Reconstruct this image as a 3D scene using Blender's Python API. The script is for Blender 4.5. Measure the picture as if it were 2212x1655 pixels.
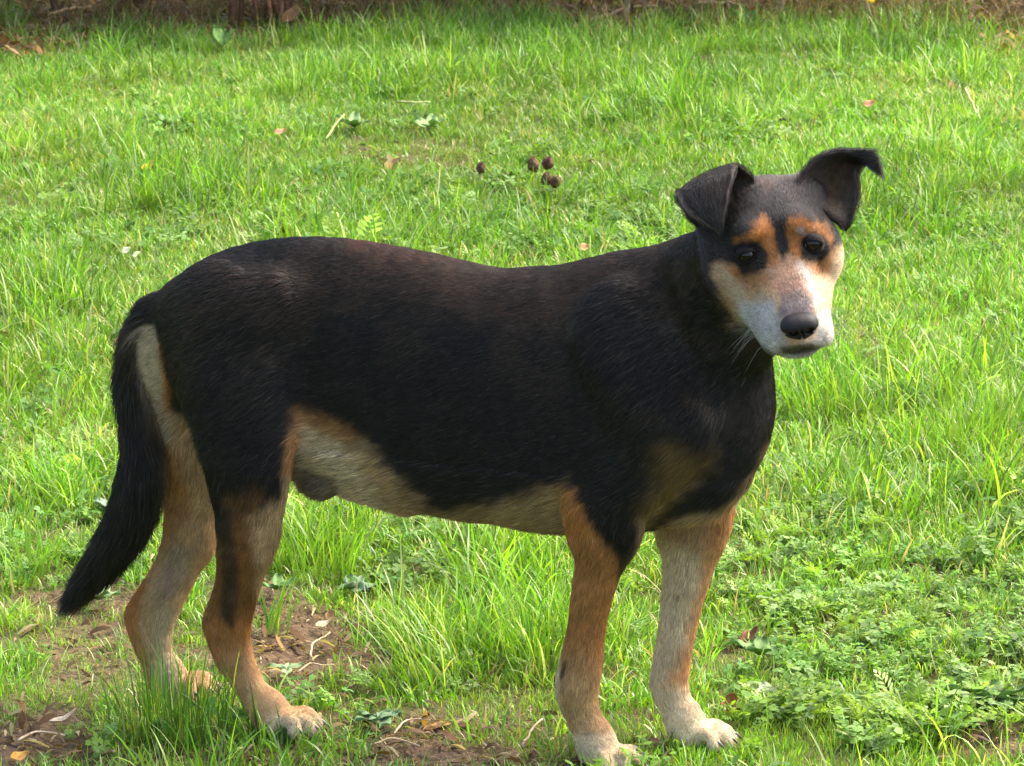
import bpy, math
import numpy as np

# ------------------------------------------------------------------ camera, light, exposure
scene = bpy.context.scene
for o in list(bpy.data.objects):
    bpy.data.objects.remove(o)
COL = scene.collection

PITCH = math.radians(14.0)
CAM = np.array([0.0, -4.2, 1.5])
FPX = 8000.0                       # focal length in units of a 2212 px wide frame
cam_data = bpy.data.cameras.new('camera')
cam_data.sensor_width = 36.0
cam_data.lens = 36.0 * FPX / 2212.0
cam_data.clip_start = 0.1
cam_data.clip_end = 800.0
cam_data.dof.use_dof = True
cam_data.dof.focus_distance = 4.35
cam_data.dof.aperture_fstop = 40.0
cam = bpy.data.objects.new('camera', cam_data)
cam.location = CAM
cam.rotation_euler = (math.pi / 2 - PITCH, 0, 0)
COL.objects.link(cam)
scene.camera = cam

SUN_EL, SUN_AZ = math.radians(52), math.radians(62)      # azimuth from +Y (away) towards +X (right)
world = bpy.data.worlds.new('World')
scene.world = world
world.use_nodes = True
wn = world.node_tree
sky = wn.nodes.new('ShaderNodeTexSky')
sky.sky_type = 'NISHITA'
sky.sun_disc = False
sky.sun_elevation = SUN_EL
sky.sun_rotation = SUN_AZ
sky.air_density = 1.3
sky.dust_density = 6.0
sky.ozone_density = 1.0
bg = wn.nodes['Background']
bg.inputs['Strength'].default_value = 0.15
wn.links.new(sky.outputs[0], bg.inputs['Color'])

sun_data = bpy.data.lights.new('sun', 'SUN')
sun_data.energy = 1.5
sun_data.angle = math.radians(38)
sun_data.color = (1.0, 0.955, 0.88)
sun = bpy.data.objects.new('sun', sun_data)
sun.rotation_euler = (-(math.pi / 2 - SUN_EL), 0, -SUN_AZ)
sun.location = (3, 3, 6)
COL.objects.link(sun)

vs = scene.view_settings
vs.view_transform = 'Standard'
vs.look = 'None'
vs.exposure = 2.02
vs.gamma = 1.0
vs.use_curve_mapping = False
scene.render.hair_type = 'STRIP'
scene.cycles.max_bounces = 10
scene.cycles.diffuse_bounces = 4
scene.cycles.transmission_bounces = 6
scene.cycles.transparent_max_bounces = 8

rng = np.random.default_rng(7)

# ------------------------------------------------------------------ helpers
FW = np.array([0, math.cos(PITCH), -math.sin(PITCH)])
UP = np.array([0, math.sin(PITCH), math.cos(PITCH)])
RT = np.array([1.0, 0, 0])

def ray(px, py):
    return FW * FPX + RT * (px - 1106.0) - UP * (py - 827.5)

def ground(px, py, z=0.0):
    """World point on the lawn seen at a place of the survey photo."""
    d = ray(px, py)
    t = (z - CAM[2]) / d[2]
    return CAM + d * t

# the dog's own frame: x forward, y to its left, z up
DOG_O = np.array([-0.10, 0.07, 0.0])
DOG_TH = math.radians(16.8)
HX = np.array([math.cos(DOG_TH), -math.sin(DOG_TH), 0])
HY = np.array([math.sin(DOG_TH), math.cos(DOG_TH), 0])
HZ = np.array([0, 0, 1.0])
DM = np.stack([HX, HY, HZ])           # rows: world -> local

def to_local(w):
    return (np.asarray(w) - DOG_O) @ DM.T

def to_world(l):
    return np.asarray(l) @ DM + DOG_O

def P(px, py, lat=0.0):
    """Point of the dog's frame in its sagittal plane y = lat."""
    d = ray(px, py)
    t = (lat - np.dot(CAM - DOG_O, HY)) / np.dot(d, HY)
    return to_local(CAM + d * t)

def pxm(p):
    """metres per survey pixel at a local point"""
    return np.dot(to_world(p) - CAM, FW) / FPX

def proj(l):
    w = to_world(l) - CAM
    z = w @ FW
    return np.stack([1106 + FPX * (w @ RT) / z, 827.5 - FPX * (w @ UP) / z], axis=-1)

def hash3(ix, iy, iz, seed=0):
    h = (ix.astype(np.int64) * 73856093) ^ (iy.astype(np.int64) * 19349663) ^ (iz.astype(np.int64) * 83492791) ^ (seed * 2654435761)
    h = (h ^ (h >> 13)) * 1274126177
    h = (h ^ (h >> 16)) & 0xFFFFFF
    return h / float(0xFFFFFF)

def vnoise(p, scale, seed=0):
    """smooth value noise in 0..1"""
    q = np.asarray(p) * scale
    i = np.floor(q).astype(np.int64)
    f = q - i
    f = f * f * (3 - 2 * f)
    r = 0
    for a in (0, 1):
        for b in (0, 1):
            for c in (0, 1):
                w = (f[:, 0] if a else 1 - f[:, 0]) * (f[:, 1] if b else 1 - f[:, 1]) * (f[:, 2] if c else 1 - f[:, 2])
                r = r + w * hash3(i[:, 0] + a, i[:, 1] + b, i[:, 2] + c, seed)
    return r

def fnoise(p, scale, seed=0, octv=3):
    r, a, s = 0, 1.0, 0
    for k in range(octv):
        r = r + a * vnoise(p, scale * 2 ** k, seed + k * 17)
        s += a
        a *= 0.5
    return r / s

def smooth(x, a, b):
    t = np.clip((x - a) / (b - a), 0, 1)
    return t * t * (3 - 2 * t)

def poly_sd(q, poly):
    """signed distance (negative inside) of 2-D points to a polygon"""
    poly = np.asarray(poly, float)
    n = len(poly)
    d = np.full(len(q), 1e18)
    inside = np.zeros(len(q), bool)
    for i in range(n):
        a, b = poly[i], poly[(i + 1) % n]
        e = b - a
        w = q - a
        t = np.clip((w @ e) / max(e @ e, 1e-12), 0, 1)
        r = w - t[:, None] * e
        d = np.minimum(d, (r * r).sum(1))
        c = ((a[1] > q[:, 1]) != (b[1] > q[:, 1]))
        with np.errstate(divide='ignore', invalid='ignore'):
            xi = a[0] + (q[:, 1] - a[1]) * e[0] / (e[1] if abs(e[1]) > 1e-12 else 1e-12)
        inside ^= c & (q[:, 0] < xi)
    d = np.sqrt(d)
    return np.where(inside, -d, d)

def catmull(pts, n):
    """resample control rows to n points (uniform parameter)"""
    pts = np.asarray(pts, float)
    m = len(pts)
    out = []
    for u in np.linspace(0, m - 1, n):
        i = min(int(u), m - 2)
        t = u - i
        p0 = pts[i - 1] if i > 0 else 2 * pts[0] - pts[1]
        p1, p2 = pts[i], pts[i + 1]
        p3 = pts[i + 2] if i + 2 < m else 2 * pts[-1] - pts[-2]
        out.append(0.5 * (2 * p1 + (p2 - p0) * t + (2 * p0 - 5 * p1 + 4 * p2 - p3) * t * t + (3 * p1 - p0 - 3 * p2 + p3) * t ** 3))
    return np.array(out)

def new_mesh(name, v, f, mat=None, smooth_sh=True, cols=None):
    me = bpy.data.meshes.new(name)
    v = np.asarray(v, np.float32)
    if isinstance(f, np.ndarray):
        k = f.shape[1]
        me.vertices.add(len(v))
        me.vertices.foreach_set('co', v.ravel())
        me.loops.add(f.size)
        me.loops.foreach_set('vertex_index', f.astype(np.int32).ravel())
        me.polygons.add(len(f))
        me.polygons.foreach_set('loop_start', np.arange(0, f.size, k, dtype=np.int32))
        me.polygons.foreach_set('loop_total', np.full(len(f), k, np.int32))
        me.update(calc_edges=True)
    else:
        me.from_pydata([tuple(map(float, x)) for x in v], [], f)
    if smooth_sh:
        me.polygons.foreach_set('use_smooth', np.ones(len(me.polygons), bool))
    if cols is not None:
        ca = me.color_attributes.new('Col', 'FLOAT_COLOR', 'POINT')
        c = np.ones((len(v), 4), np.float32)
        c[:, :3] = cols
        ca.data.foreach_set('color', c.ravel())
    if mat is not None:
        me.materials.append(mat)
    me.update()
    return me

def link(name, me, parent=None, loc=None, **props):
    o = bpy.data.objects.new(name, me)
    COL.objects.link(o)
    if parent is not None:
        o.parent = parent
    if loc is not None:
        o.location = loc
    for k, v in props.items():
        o[k] = v
    return o

def principled(name, color=(0.5, 0.5, 0.5), rough=0.6, spec=0.4, attr=None, noise=None, bump=None, **kw):
    m = bpy.data.materials.new(name)
    m.use_nodes = True
    nt = m.node_tree
    b = nt.nodes['Principled BSDF']
    b.inputs['Base Color'].default_value = (*color, 1)
    b.inputs['Roughness'].default_value = rough
    b.inputs['Specular IOR Level'].default_value = spec
    for k, v in kw.items():
        b.inputs[k].default_value = v
    src = None
    if attr:
        a = nt.nodes.new('ShaderNodeAttribute')
        a.attribute_name = attr
        src = a.outputs['Color']
    if noise:                       # (scale, amount, second colour)
        tc = nt.nodes.new('ShaderNodeTexCoord')
        n = nt.nodes.new('ShaderNodeTexNoise')
        n.inputs['Scale'].default_value = noise[0]
        n.inputs['Detail'].default_value = 6
        nt.links.new(tc.outputs['Object'], n.inputs['Vector'])
        r = nt.nodes.new('ShaderNodeMapRange')
        r.inputs[1].default_value, r.inputs[2].default_value = 0.35, 0.65
        nt.links.new(n.outputs[0], r.inputs[0])
        ml = nt.nodes.new('ShaderNodeMath')
        ml.operation = 'MULTIPLY'
        ml.inputs[1].default_value = noise[1]
        nt.links.new(r.outputs[0], ml.inputs[0])
        mx = nt.nodes.new('ShaderNodeMix')
        mx.data_type = 'RGBA'
        nt.links.new(ml.outputs[0], mx.inputs['Factor'])
        if src:
            nt.links.new(src, mx.inputs['A'])
        else:
            mx.inputs['A'].default_value = (*color, 1)
        mx.inputs['B'].default_value = (*noise[2], 1)
        src = mx.outputs['Result']
    if src:
        nt.links.new(src, b.inputs['Base Color'])
    if bump:                        # (scale, strength, distance)
        tc = nt.nodes.new('ShaderNodeTexCoord')
        n = nt.nodes.new('ShaderNodeTexNoise')
        n.inputs['Scale'].default_value = bump[0]
        n.inputs['Detail'].default_value = 5
        nt.links.new(tc.outputs['Object'], n.inputs['Vector'])
        bp = nt.nodes.new('ShaderNodeBump')
        bp.inputs['Strength'].default_value = bump[1]
        bp.inputs['Distance'].default_value = bump[2]
        nt.links.new(n.outputs[0], bp.inputs['Height'])
        nt.links.new(bp.outputs[0], b.inputs['Normal'])
    return m

# ------------------------------------------------------------------ ground
def bumps(x, y):
    p = np.stack([x, y, np.zeros_like(x)], 1)
    near = np.exp(-((y - 1) / 9.0) ** 2)
    return ((fnoise(p, 2.2, 61) - .5) * .030 + (fnoise(p, 9, 62) - .5) * .014 + (fnoise(p, 40, 63, 2) - .5) * .006) * near - .006

def ell(x, y, cx, cy, rx, ry):
    """soft membership of a patch given by its place and size in the survey photo"""
    c = ground(cx, cy)
    ex = abs(ground(cx + rx, cy)[0] - c[0])
    ey = abs(ground(cx, cy - ry)[1] - ground(cx, cy + ry)[1]) / 2
    return np.sqrt(((x - c[0]) / ex) ** 2 + ((y - c[1]) / ey) ** 2)

#  cx, cy, rx, ry, strength of the bare earth
BARE = [(130, 1300, 240, 40, .75), (240, 1390, 210, 80, .6), (660, 1400, 190, 105, 1.0), (560, 1290, 140, 50, .8), (215, 930, 95, 16, .9), (60, 1585, 160, 75, 1.1),
        (1040, 1635, 280, 45, 1.1), (880, 1570, 240, 50, .7), (1395, 1545, 70, 26, .8), (2180, 1605, 120, 50, 1.1), (1575, 1395, 70, 26, .7), (1575, 1540, 60, 22, .6),
        (2160, 50, 130, 30, .6), (240, 745, 70, 18, .6), (880, 330, 190, 40, .35), (130, 60, 170, 40, .5), (560, 45, 260, 30, .95), (1330, 35, 300, 28, .95), (1690, 20, 220, 22, .7),
        (1150, 400, 160, 40, .15), (430, 1635, 330, 34, .65), (980, 1230, 90, 18, .5), (1180, 1500, 70, 24, .5), (1060, 1180, 60, 16, .4), (90, 1160, 70, 18, .4)]

def bare(x, y):
    p = np.stack([x, y, np.zeros_like(x)], 1)
    wob = (fnoise(p, 11, 71) - .5) * 1.3
    b = np.zeros_like(x)
    for cx, cy, rx, ry, a in BARE:
        b = np.maximum(b, a * (1 - smooth(ell(x, y, cx, cy, rx, ry) + wob, .6, 1.25)))
    b = np.maximum(b, smooth(y + (fnoise(p, 2.2, 72) - .5) * 1.7, 5.55, 6.1) * .72)      # foot of the hedge bank
    return np.clip(b, 0, 1)

gx = np.concatenate([-np.geomspace(300, 3.2, 26)[:-1], np.arange(-3.2, 3.2001, .025), np.geomspace(3.2, 300, 26)[1:]])
gy = np.concatenate([-np.geomspace(60, 1.3, 16)[:-1], np.arange(-1.3, 7.2, .025), np.geomspace(7.2, 600, 34)])
GX, GY = np.meshgrid(gx, gy, indexing='ij')
xs, ys = GX.ravel(), GY.ravel()
bz = bumps(xs, ys)
bb = bare(xs, ys)
bz = bz + smooth(ys, 5.9, 8.5) * .25 * (1 - smooth(ys, 9, 14))
pz = np.stack([xs, ys, 0 * xs], 1)
bz = bz + bb * (fnoise(pz, 28, 64, 3) - .5) * .022 * (np.abs(xs) < 3.2)
ni, nj = GX.shape
I, J = np.meshgrid(np.arange(ni - 1), np.arange(nj - 1), indexing='ij')
k = (I * nj + J).ravel()
gq = np.stack([k, k + nj, k + nj + 1, k + 1], 1)
soil = np.array([.135, .092, .052]); thatch = np.array([.09, .105, .03]); far = np.array([.07, .14, .028])
gc = thatch * (1 - bb[:, None]) + soil * bb[:, None]
fw_ = smooth(np.abs(xs), 3, 5)[:, None]
gc = gc * (1 - fw_) + far * fw_
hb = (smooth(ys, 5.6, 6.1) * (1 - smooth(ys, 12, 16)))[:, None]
gc = gc * (1 - hb) + np.array([.075, .045, .024]) * hb  # brown bank soil, with the shade of the hedge mixed into its colour
gc = gc * (.7 + .6 * fnoise(pz, 14, 66))[:, None]
ground_mat = principled('earth', rough=.95, spec=.1, attr='Col', noise=(90, .75, (.045, .028, .018)), bump=(160, .8, .01))
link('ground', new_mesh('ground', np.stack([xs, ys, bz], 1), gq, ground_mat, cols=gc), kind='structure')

def zg(x, y):
    x, y = np.atleast_1d(np.asarray(x, float)), np.atleast_1d(np.asarray(y, float))
    return bumps(x, y) + smooth(y, 5.9, 8.5) * .25

# ------------------------------------------------------------------ grass and ground cover
def leaf_mat(name, rough=.34, trans=.45, spec=.45, tint=True, wet=0.0):
    m = bpy.data.materials.new(name)
    m.use_nodes = True
    nt = m.node_tree
    b = nt.nodes['Principled BSDF']
    out = nt.nodes['Material Output']
    a = nt.nodes.new('ShaderNodeAttribute'); a.attribute_name = 'Col'
    src = a.outputs['Color']
    if tint:
        t = nt.nodes.new('ShaderNodeAttribute'); t.attribute_type = 'INSTANCER'; t.attribute_name = 'tint'
        mx = nt.nodes.new('ShaderNodeMix'); mx.data_type = 'RGBA'; mx.blend_type = 'MULTIPLY'
        mx.inputs['Factor'].default_value = 1
        nt.links.new(src, mx.inputs['A']); nt.links.new(t.outputs['Color'], mx.inputs['B'])
        src = mx.outputs['Result']
    nt.links.new(src, b.inputs['Base Color'])
    b.inputs['Roughness'].default_value = rough
    b.inputs['Specular IOR Level'].default_value = spec
    tr = nt.nodes.new('ShaderNodeBsdfTranslucent')
    hs = nt.nodes.new('ShaderNodeMix'); hs.data_type = 'RGBA'; hs.blend_type = 'MULTIPLY'
    hs.inputs['Factor'].default_value = 1
    hs.inputs['B'].default_value = (1.1, 1.2, .5, 1)
    nt.links.new(src, hs.inputs['A'])
    nt.links.new(hs.outputs['Result'], tr.inputs['Color'])
    ms = nt.nodes.new('ShaderNodeMixShader')
    ms.inputs[0].default_value = trans
    nt.links.new(b.outputs[0], ms.inputs[1]); nt.links.new(tr.outputs[0], ms.inputs[2])
    nt.links.new(ms.outputs[0], out.inputs['Surface'])
    return m
grass_mat = leaf_mat('grass_blade', rough=.34, trans=.40, spec=.42)

class Soup:
    def __init__(self):
        self.v, self.f, self.c = [], [], []
    def strip(self, pts, wid, side, col0, col1, fold=0.0):
        """tapered ribbon along pts; side = width direction"""
        n = len(pts); o = len(self.v)
        for i, p in enumerate(pts):
            t = i / (n - 1)
            c = col0 * (1 - t) + col1 * t
            s = side[i] if np.ndim(side) == 2 else side
            if i == n - 1:
                self.v.append(p); self.c.append(c)
            else:
                self.v += [p - s * wid[i], p + s * wid[i]]; self.c += [c, c]
        for i in range(n - 2):
            self.f.append((o + 2 * i, o + 2 * i + 1, o + 2 * i + 3)); self.f.append((o + 2 * i, o + 2 * i + 3, o + 2 * i + 2))
        self.f.append((o + 2 * (n - 2), o + 2 * (n - 2) + 1, o + 2 * (n - 1)))
    def fan(self, pts, col, mid=None):
        o = len(self.v)
        ctr = np.mean(pts, 0) if mid is None else mid
        self.v.append(ctr); self.c.append(col * .85)
        for p in pts:
            self.v.append(p); self.c.append(col)
        for i in range(len(pts)):
            self.f.append((o, o + 1 + i, o + 1 + (i + 1) % len(pts)))
    def mesh(self, name, mat, smooth_sh=True):
        return new_mesh(name, np.array(self.v), np.array(self.f), mat, smooth_sh, cols=np.clip(np.array(self.c), 0, 1))

G1 = np.array([.110, .270, .015]); G2 = np.array([.176, .360, .023]); G3 = np.array([.058, .165, .018]); GY_ = np.array([.32, .40, .05]); STRAW = np.array([.52, .42, .22]); PALE = np.array([.38, .50, .20])

def blade(S, r, x, y, L, w, lean, az, col, n=5, droop=1.0):
    d = np.array([math.cos(az), math.sin(az), 0]); up = np.array([0, 0, 1.0])
    pts = []; p = np.array([x, y, -.004]); a = lean * .35
    for i in range(n):
        pts.append(p.copy())
        p = p + (up * math.cos(a) + d * math.sin(a)) * L / (n - 1)
        a += lean * droop * (1.2 / (n - 1)) * (.6 + 1.0 * i / n)
        a = min(a, 2.3)
    tw = r.normal(0, .7)
    s = np.array([-math.sin(az + tw), math.cos(az + tw), 0])
    t = np.linspace(0, 1, n)
    wid = w * .5 * (1 - t ** 2.2) * np.minimum(1, .55 + t * 2.2)
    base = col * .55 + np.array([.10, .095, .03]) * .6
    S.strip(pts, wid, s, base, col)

def lawn_clump(seed, nb, rad, L0, L1, w0, w1, lean, cols, probs, n=5):
    r = np.random.default_rng(seed); S = Soup()
    for _ in range(nb):
        a = r.uniform(0, 2 * math.pi); q = rad * math.sqrt(r.random())
        az = a + r.normal(0, 1.2)
        c = cols[r.choice(len(cols), p=probs)] * np.exp(r.normal(0, .22)) * (1 + r.normal(0, .06, 3))
        blade(S, r, q * math.cos(a), q * math.sin(a), r.uniform(L0, L1), r.uniform(w0, w1), abs(r.normal(lean, .35)), az, c, n)
    return S

src = bpy.data.collections.new('ground_cover_sources')
weed_mat = leaf_mat('weed_leaf', rough=.6, trans=.4, spec=.2)
def add_src(S, mat=grass_mat):
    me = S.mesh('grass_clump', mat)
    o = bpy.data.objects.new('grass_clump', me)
    src.objects.link(o)
N_SRC = 0
KIND = {}
def reg(kind, S):
    global N_SRC
    add_src(S, weed_mat if kind in ('yarrow', 'clover', 'litter', 'herb', 'brush', 'leaves') else grass_mat); KIND.setdefault(kind, []).append(N_SRC); N_SRC += 1
GCOL = [G1, G2, G3, GY_, PALE, STRAW]
for s in range(8):
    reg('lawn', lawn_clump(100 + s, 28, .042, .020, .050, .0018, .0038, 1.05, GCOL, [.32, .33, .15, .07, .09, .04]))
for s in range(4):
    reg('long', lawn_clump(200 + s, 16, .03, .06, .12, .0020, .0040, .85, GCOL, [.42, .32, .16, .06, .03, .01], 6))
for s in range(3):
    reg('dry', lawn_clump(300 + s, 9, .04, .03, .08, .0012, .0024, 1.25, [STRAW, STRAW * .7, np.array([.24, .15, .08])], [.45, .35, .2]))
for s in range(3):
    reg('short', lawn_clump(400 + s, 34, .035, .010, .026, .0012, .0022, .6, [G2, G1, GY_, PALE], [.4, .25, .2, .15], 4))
def yarrow(seed):
    r = np.random.default_rng(seed); S = Soup()
    for _ in range(9):
        az = r.uniform(0, 2 * math.pi); L = r.uniform(.035, .065); lean = r.uniform(.6, 1.2)
        d = np.array([math.cos(az), math.sin(az), 0]); p = np.array([r.normal(0, .008), r.normal(0, .008), 0]); a = lean * .3
        sd = np.array([-math.sin(az), math.cos(az), 0])
        col = [np.array([.14, .25, .04]), np.array([.19, .31, .06]), np.array([.27, .38, .14]), np.array([.20, .32, .03])][r.integers(4)] * np.exp(r.normal(0, .15))
        n = 9
        for i in range(n):
            t = (i + 1) / n
            dirv = np.array([0, 0, 1.0]) * math.cos(a) + d * math.sin(a)
            q = p + dirv * L / n
            nrm = np.cross(dirv, sd)
            if i > 1:
                for sg in (-1, 1):
                    l = .011 * math.sin(math.pi * min(t, .97)) + .003
                    o = sd * sg * .8 + dirv * .6 + nrm * r.normal(0, .25)
                    o /= np.linalg.norm(o)
                    e = q + o * l
                    S.fan([q, q + o * l * .45 + dirv * .0026, e + dirv * .001, e - dirv * .0012, q + o * l * .55 - dirv * .0022], col * (.8 + .4 * r.random()))
            p = q; a += lean * .16
        S.fan([p - sd * .002, p + dirv * .006, p + sd * .002], col)
    return S
for s in range(4):
    reg('yarrow', yarrow(500 + s))
def clover(seed, size=1.0, n_l=9):
    r = np.random.default_rng(seed); S = Soup()
    for _ in range(n_l):
        az = r.uniform(0, 2 * math.pi); q = r.uniform(.005, .035); h = r.uniform(.012, .038)
        c0 = np.array([math.cos(az) * q, math.sin(az) * q, h])
        col = [np.array([.09, .20, .04]), np.array([.13, .25, .06]), np.array([.17, .28, .04])][r.integers(3)] * np.exp(r.normal(0, .15))
        tilt = r.normal(0, .35, 2)
        S.strip([np.array([0, 0, -.003]), c0 * .5 + np.array([0, 0, .003]), c0], [.0007, .0006, .0004], np.array([-math.sin(az), math.cos(az), 0]), col, col)
        for k_ in range(3):
            a = az + k_ * 2.094 + r.normal(0, .15)
            ex = np.array([math.cos(a), math.sin(a), tilt[0] * math.cos(a) + tilt[1] * math.sin(a)])
            ey = np.array([-math.sin(a), math.cos(a), -tilt[0] * math.sin(a) + tilt[1] * math.cos(a)])
            R_ = r.uniform(.006, .0095) * size
            S.fan([c0, c0 + ex * R_ * .6 + ey * R_ * .5 + np.array([0, 0, .0012]), c0 + ex * R_ * 1.15 + ey * R_ * .38, c0 + ex * R_ * 1.1, c0 + ex * R_ * 1.15 - ey * R_ * .38, c0 + ex * R_ * .6 - ey * R_ * .5 + np.array([0, 0, .0012])], col)
    return S
for s in range(3):
    reg('clover', clover(600 + s))
def litter(seed):
    r = np.random.default_rng(seed); S = Soup()
    for _ in range(9):
        x, y = r.normal(0, .03, 2); az = r.uniform(0, 2 * math.pi); L = r.uniform(.01, .035); w = r.uniform(.0006, .003)
        col = [np.array([.27, .19, .10]), np.array([.17, .095, .045]), np.array([.36, .29, .17]), np.array([.09, .05, .028]), np.array([.13, .08, .04]), np.array([.20, .13, .07])][r.integers(6)]
        d = np.array([math.cos(az), math.sin(az), r.normal(0, .2)]); sd = np.array([-math.sin(az), math.cos(az), r.normal(0, .5)])
        p = np.array([x, y, r.uniform(.001, .006)])
        S.strip([p, p + d * L * .35 + [0, 0, .003], p + d * L * .7 + [0, 0, .003], p + d * L], [w * .5, w, w * .8, 0], sd, col, col * .8)
    return S
for s in range(4):
    reg('litter', litter(700 + s))

def small_leaf(seed):
    r = np.random.default_rng(seed); S = Soup()
    for _ in range(7):
        az = r.uniform(0, 2 * math.pi); L = r.uniform(.03, .055); lean = r.uniform(.5, 1.3); a = lean * .4
        d = np.array([math.cos(az), math.sin(az), 0]); sd = np.array([-math.sin(az), math.cos(az), 0])
        p = np.array([r.normal(0, .012), r.normal(0, .012), 0])
        col = [np.array([.10, .20, .04]), np.array([.14, .26, .05]), np.array([.21, .31, .11]), np.array([.17, .28, .03])][r.integers(4)] * np.exp(r.normal(0, .18))
        for i in range(5):
            dirv = np.array([0, 0, 1.0]) * math.cos(a) + d * math.sin(a)
            q = p + dirv * L / 5
            S.strip([p, (p + q) / 2, q], [.0005, .0005, .0004], sd, col * .8, col * .8)
            for sg in (-1, 1):
                o = sd * sg * r.uniform(.6, 1) + dirv * r.uniform(.1, .7) + r.normal(0, .25, 3); o /= np.linalg.norm(o)
                w = np.cross(o, [0, 0, 1.0]); w /= np.linalg.norm(w) + 1e-9
                l = r.uniform(.006, .013); b = l * r.uniform(.28, .5)
                S.fan([q, q + o * l * .3 + w * b, q + o * l * .75 + w * b * .8 - np.array([0, 0, .001]), q + o * l - np.array([0, 0, .0015]), q + o * l * .75 - w * b * .8 - np.array([0, 0, .001]), q + o * l * .3 - w * b], col * r.uniform(.8, 1.2))
            p = q; a += lean * .25
    return S
for s in range(4):
    reg('herb', small_leaf(800 + s))
for s in range(3):
    reg('brush', lawn_clump(900 + s, 9, .05, .08, .20, .0014, .0032, .9, [np.array([.22, .12, .06]), np.array([.34, .23, .12]), np.array([.10, .055, .03]), np.array([.05, .12, .03])], [.35, .25, .25, .15], 7))

def leaf_litter(seed):
    r = np.random.default_rng(seed); S = Soup()
    for _ in range(5):
        c = np.array([r.normal(0, .04), r.normal(0, .04), r.uniform(.004, .022)])
        az = r.uniform(0, 6.3); tl = r.normal(0, .5, 2)
        ex = np.array([math.cos(az), math.sin(az), tl[0]]); ey = np.array([-math.sin(az), math.cos(az), tl[1]])
        L = r.uniform(.014, .03); w = L * r.uniform(.4, .7)
        col = [np.array([.20, .10, .045]), np.array([.30, .19, .10]), np.array([.13, .07, .035]), np.array([.24, .13, .05])][r.integers(4)] * np.exp(r.normal(0, .2))
        S.fan([c + ex * L * u_ + ey * w * v_ + np.array([0, 0, .25 * w * abs(v_) + r.normal(0, .0015)]) for u_, v_ in ((-1, 0), (-.5, -.6), (.1, -.75), (.6, -.4), (1, 0), (.6, .45), (.05, .7), (-.5, .6))], col, c)
    return S
for s in range(4):
    reg('leaves', leaf_litter(950 + s))

# scatter
def scatter(n, seed, xm, y0, y1):
    r = np.random.default_rng(seed)
    y = r.uniform(y0, y1, n * 3); x = r.uniform(-1, 1, n * 3) * ((y1 + 4.2) * .138 + xm)
    keep = np.abs(x) < ((y + 4.2) * .138 + xm)
    return x[keep][:n], y[keep][:n], r
PX, PY, rs = scatter(90000, 11, 2.1, -.95, 6.8)
m_ = (np.abs(PX) < (PY + 4.2) * .138 + .55) | (rs.random(len(PX)) < .5)
PX, PY = PX[m_], PY[m_]
pp = np.stack([PX, PY, 0 * PX], 1)
bA = bare(PX, PY)
cl1 = fnoise(pp, 3.0, 81); cl2 = fnoise(pp, 7.5, 82); cl3 = fnoise(pp, 1.6, 83)
r1 = rs.random(len(PX)); r2 = rs.random(len(PX))
def patch(x, y, L):
    m = np.zeros_like(x)
    for cx, cy, rx, ry, a in L:
        m = np.maximum(m, a * (1 - smooth(ell(x, y, cx, cy, rx, ry) + (cl2 - .5) * 1.2, .6, 1.2)))
    return m
yar = patch(PX, PY, [(1950, 1330, 440, 220, .36), (1650, 1250, 120, 80, .5), (2050, 1560, 260, 60, .5), (120, 1030, 190, 60, .5), (100, 1230, 130, 40, .5)])
pch = fnoise(pp, 1.1, 85); kmix = rs.random(len(PX))
clo = patch(PX, PY, [(2000, 1380, 330, 150, .12), (2120, 1480, 200, 60, .3), (1640, 1420, 120, 60, .5), (650, 1560, 130, 40, .4), (360, 280, 90, 22, .5), (900, 270, 90, 22, .5), (150, 1100, 190, 70, .35), (1060, 1180, 90, 30, .6), (880, 1250, 90, 40, .5)])
sho = patch(PX, PY, [(1900, 1630, 420, 60, .85), (1100, 1570, 420, 70, .6), (230, 1480, 330, 90, .45), (150, 880, 170, 60, .5), (860, 330, 200, 50, .6), (400, 1640, 420, 50, .5)])
lon = patch(PX, PY, [(1150, 1350, 200, 110, .8), (900, 1400, 170, 70, .6), (700, 1160, 110, 50, .9), (2050, 930, 260, 130, .5), (120, 1080, 120, 60, .5), (1950, 1080, 260, 60, .55), (1150, 1240, 200, 60, .6), (1790, 830, 120, 60, .5), (350, 420, 260, 60, .3), (800, 180, 240, 40, .35), (1900, 420, 260, 90, .3), (100, 640, 130, 70, .35), (1500, 200, 220, 50, .3), (1250, 150, 300, 60, .3), (480, 1190, 60, 20, .6)])
kind = np.full(len(PX), 'lawn', dtype=object)
kind[r1 < .05 + .08 * (cl1 > .55)] = 'clover'
kind[(r1 > .955)] = 'dry'
kind[(r1 > .80) & (r1 < .80 + .16 * smooth(cl1, .5, .7))] = 'long'
kind[(kmix < .45 * smooth(pch, .52, .66)) & (PY > -.3)] = 'short'
kind[(kmix > .95) & (cl2 > .5)] = 'litter'
kind[(kmix > .86) & (kmix < .95) & (cl3 > .58)] = 'yarrow'
kind[r2 < sho] = 'short'
kind[r2 < clo] = 'clover'
kind[(r2 < yar) & (r1 < .9)] = 'yarrow'
kind[(kind == 'yarrow') & (rs.random(len(PX)) < .6)] = 'herb'
kind[(rs.random(len(PX)) < lon)] = 'long'
den = np.ones(len(PX))
keep = rs.random(len(PX)) > np.clip(bA, 0, 1) * .90
kind[~keep & (rs.random(len(PX)) < .75)] = 'litter'
keep = keep | (kind == 'litter')
lowz = keep & (bA > .3) & (kind != 'litter')
kind[(PY > 5.35) & (kind == 'lawn') & (rs.random(len(PX)) < .5)] = 'long'
kind[lowz & (rs.random(len(PX)) < .45)] = 'short'
br = (PY > 5.5) & (rs.random(len(PX)) < .10 + .25 * smooth(PY, 5.6, 6.1)) & (cl1 > .42)
kind[br] = 'brush'; keep = keep | br
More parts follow.
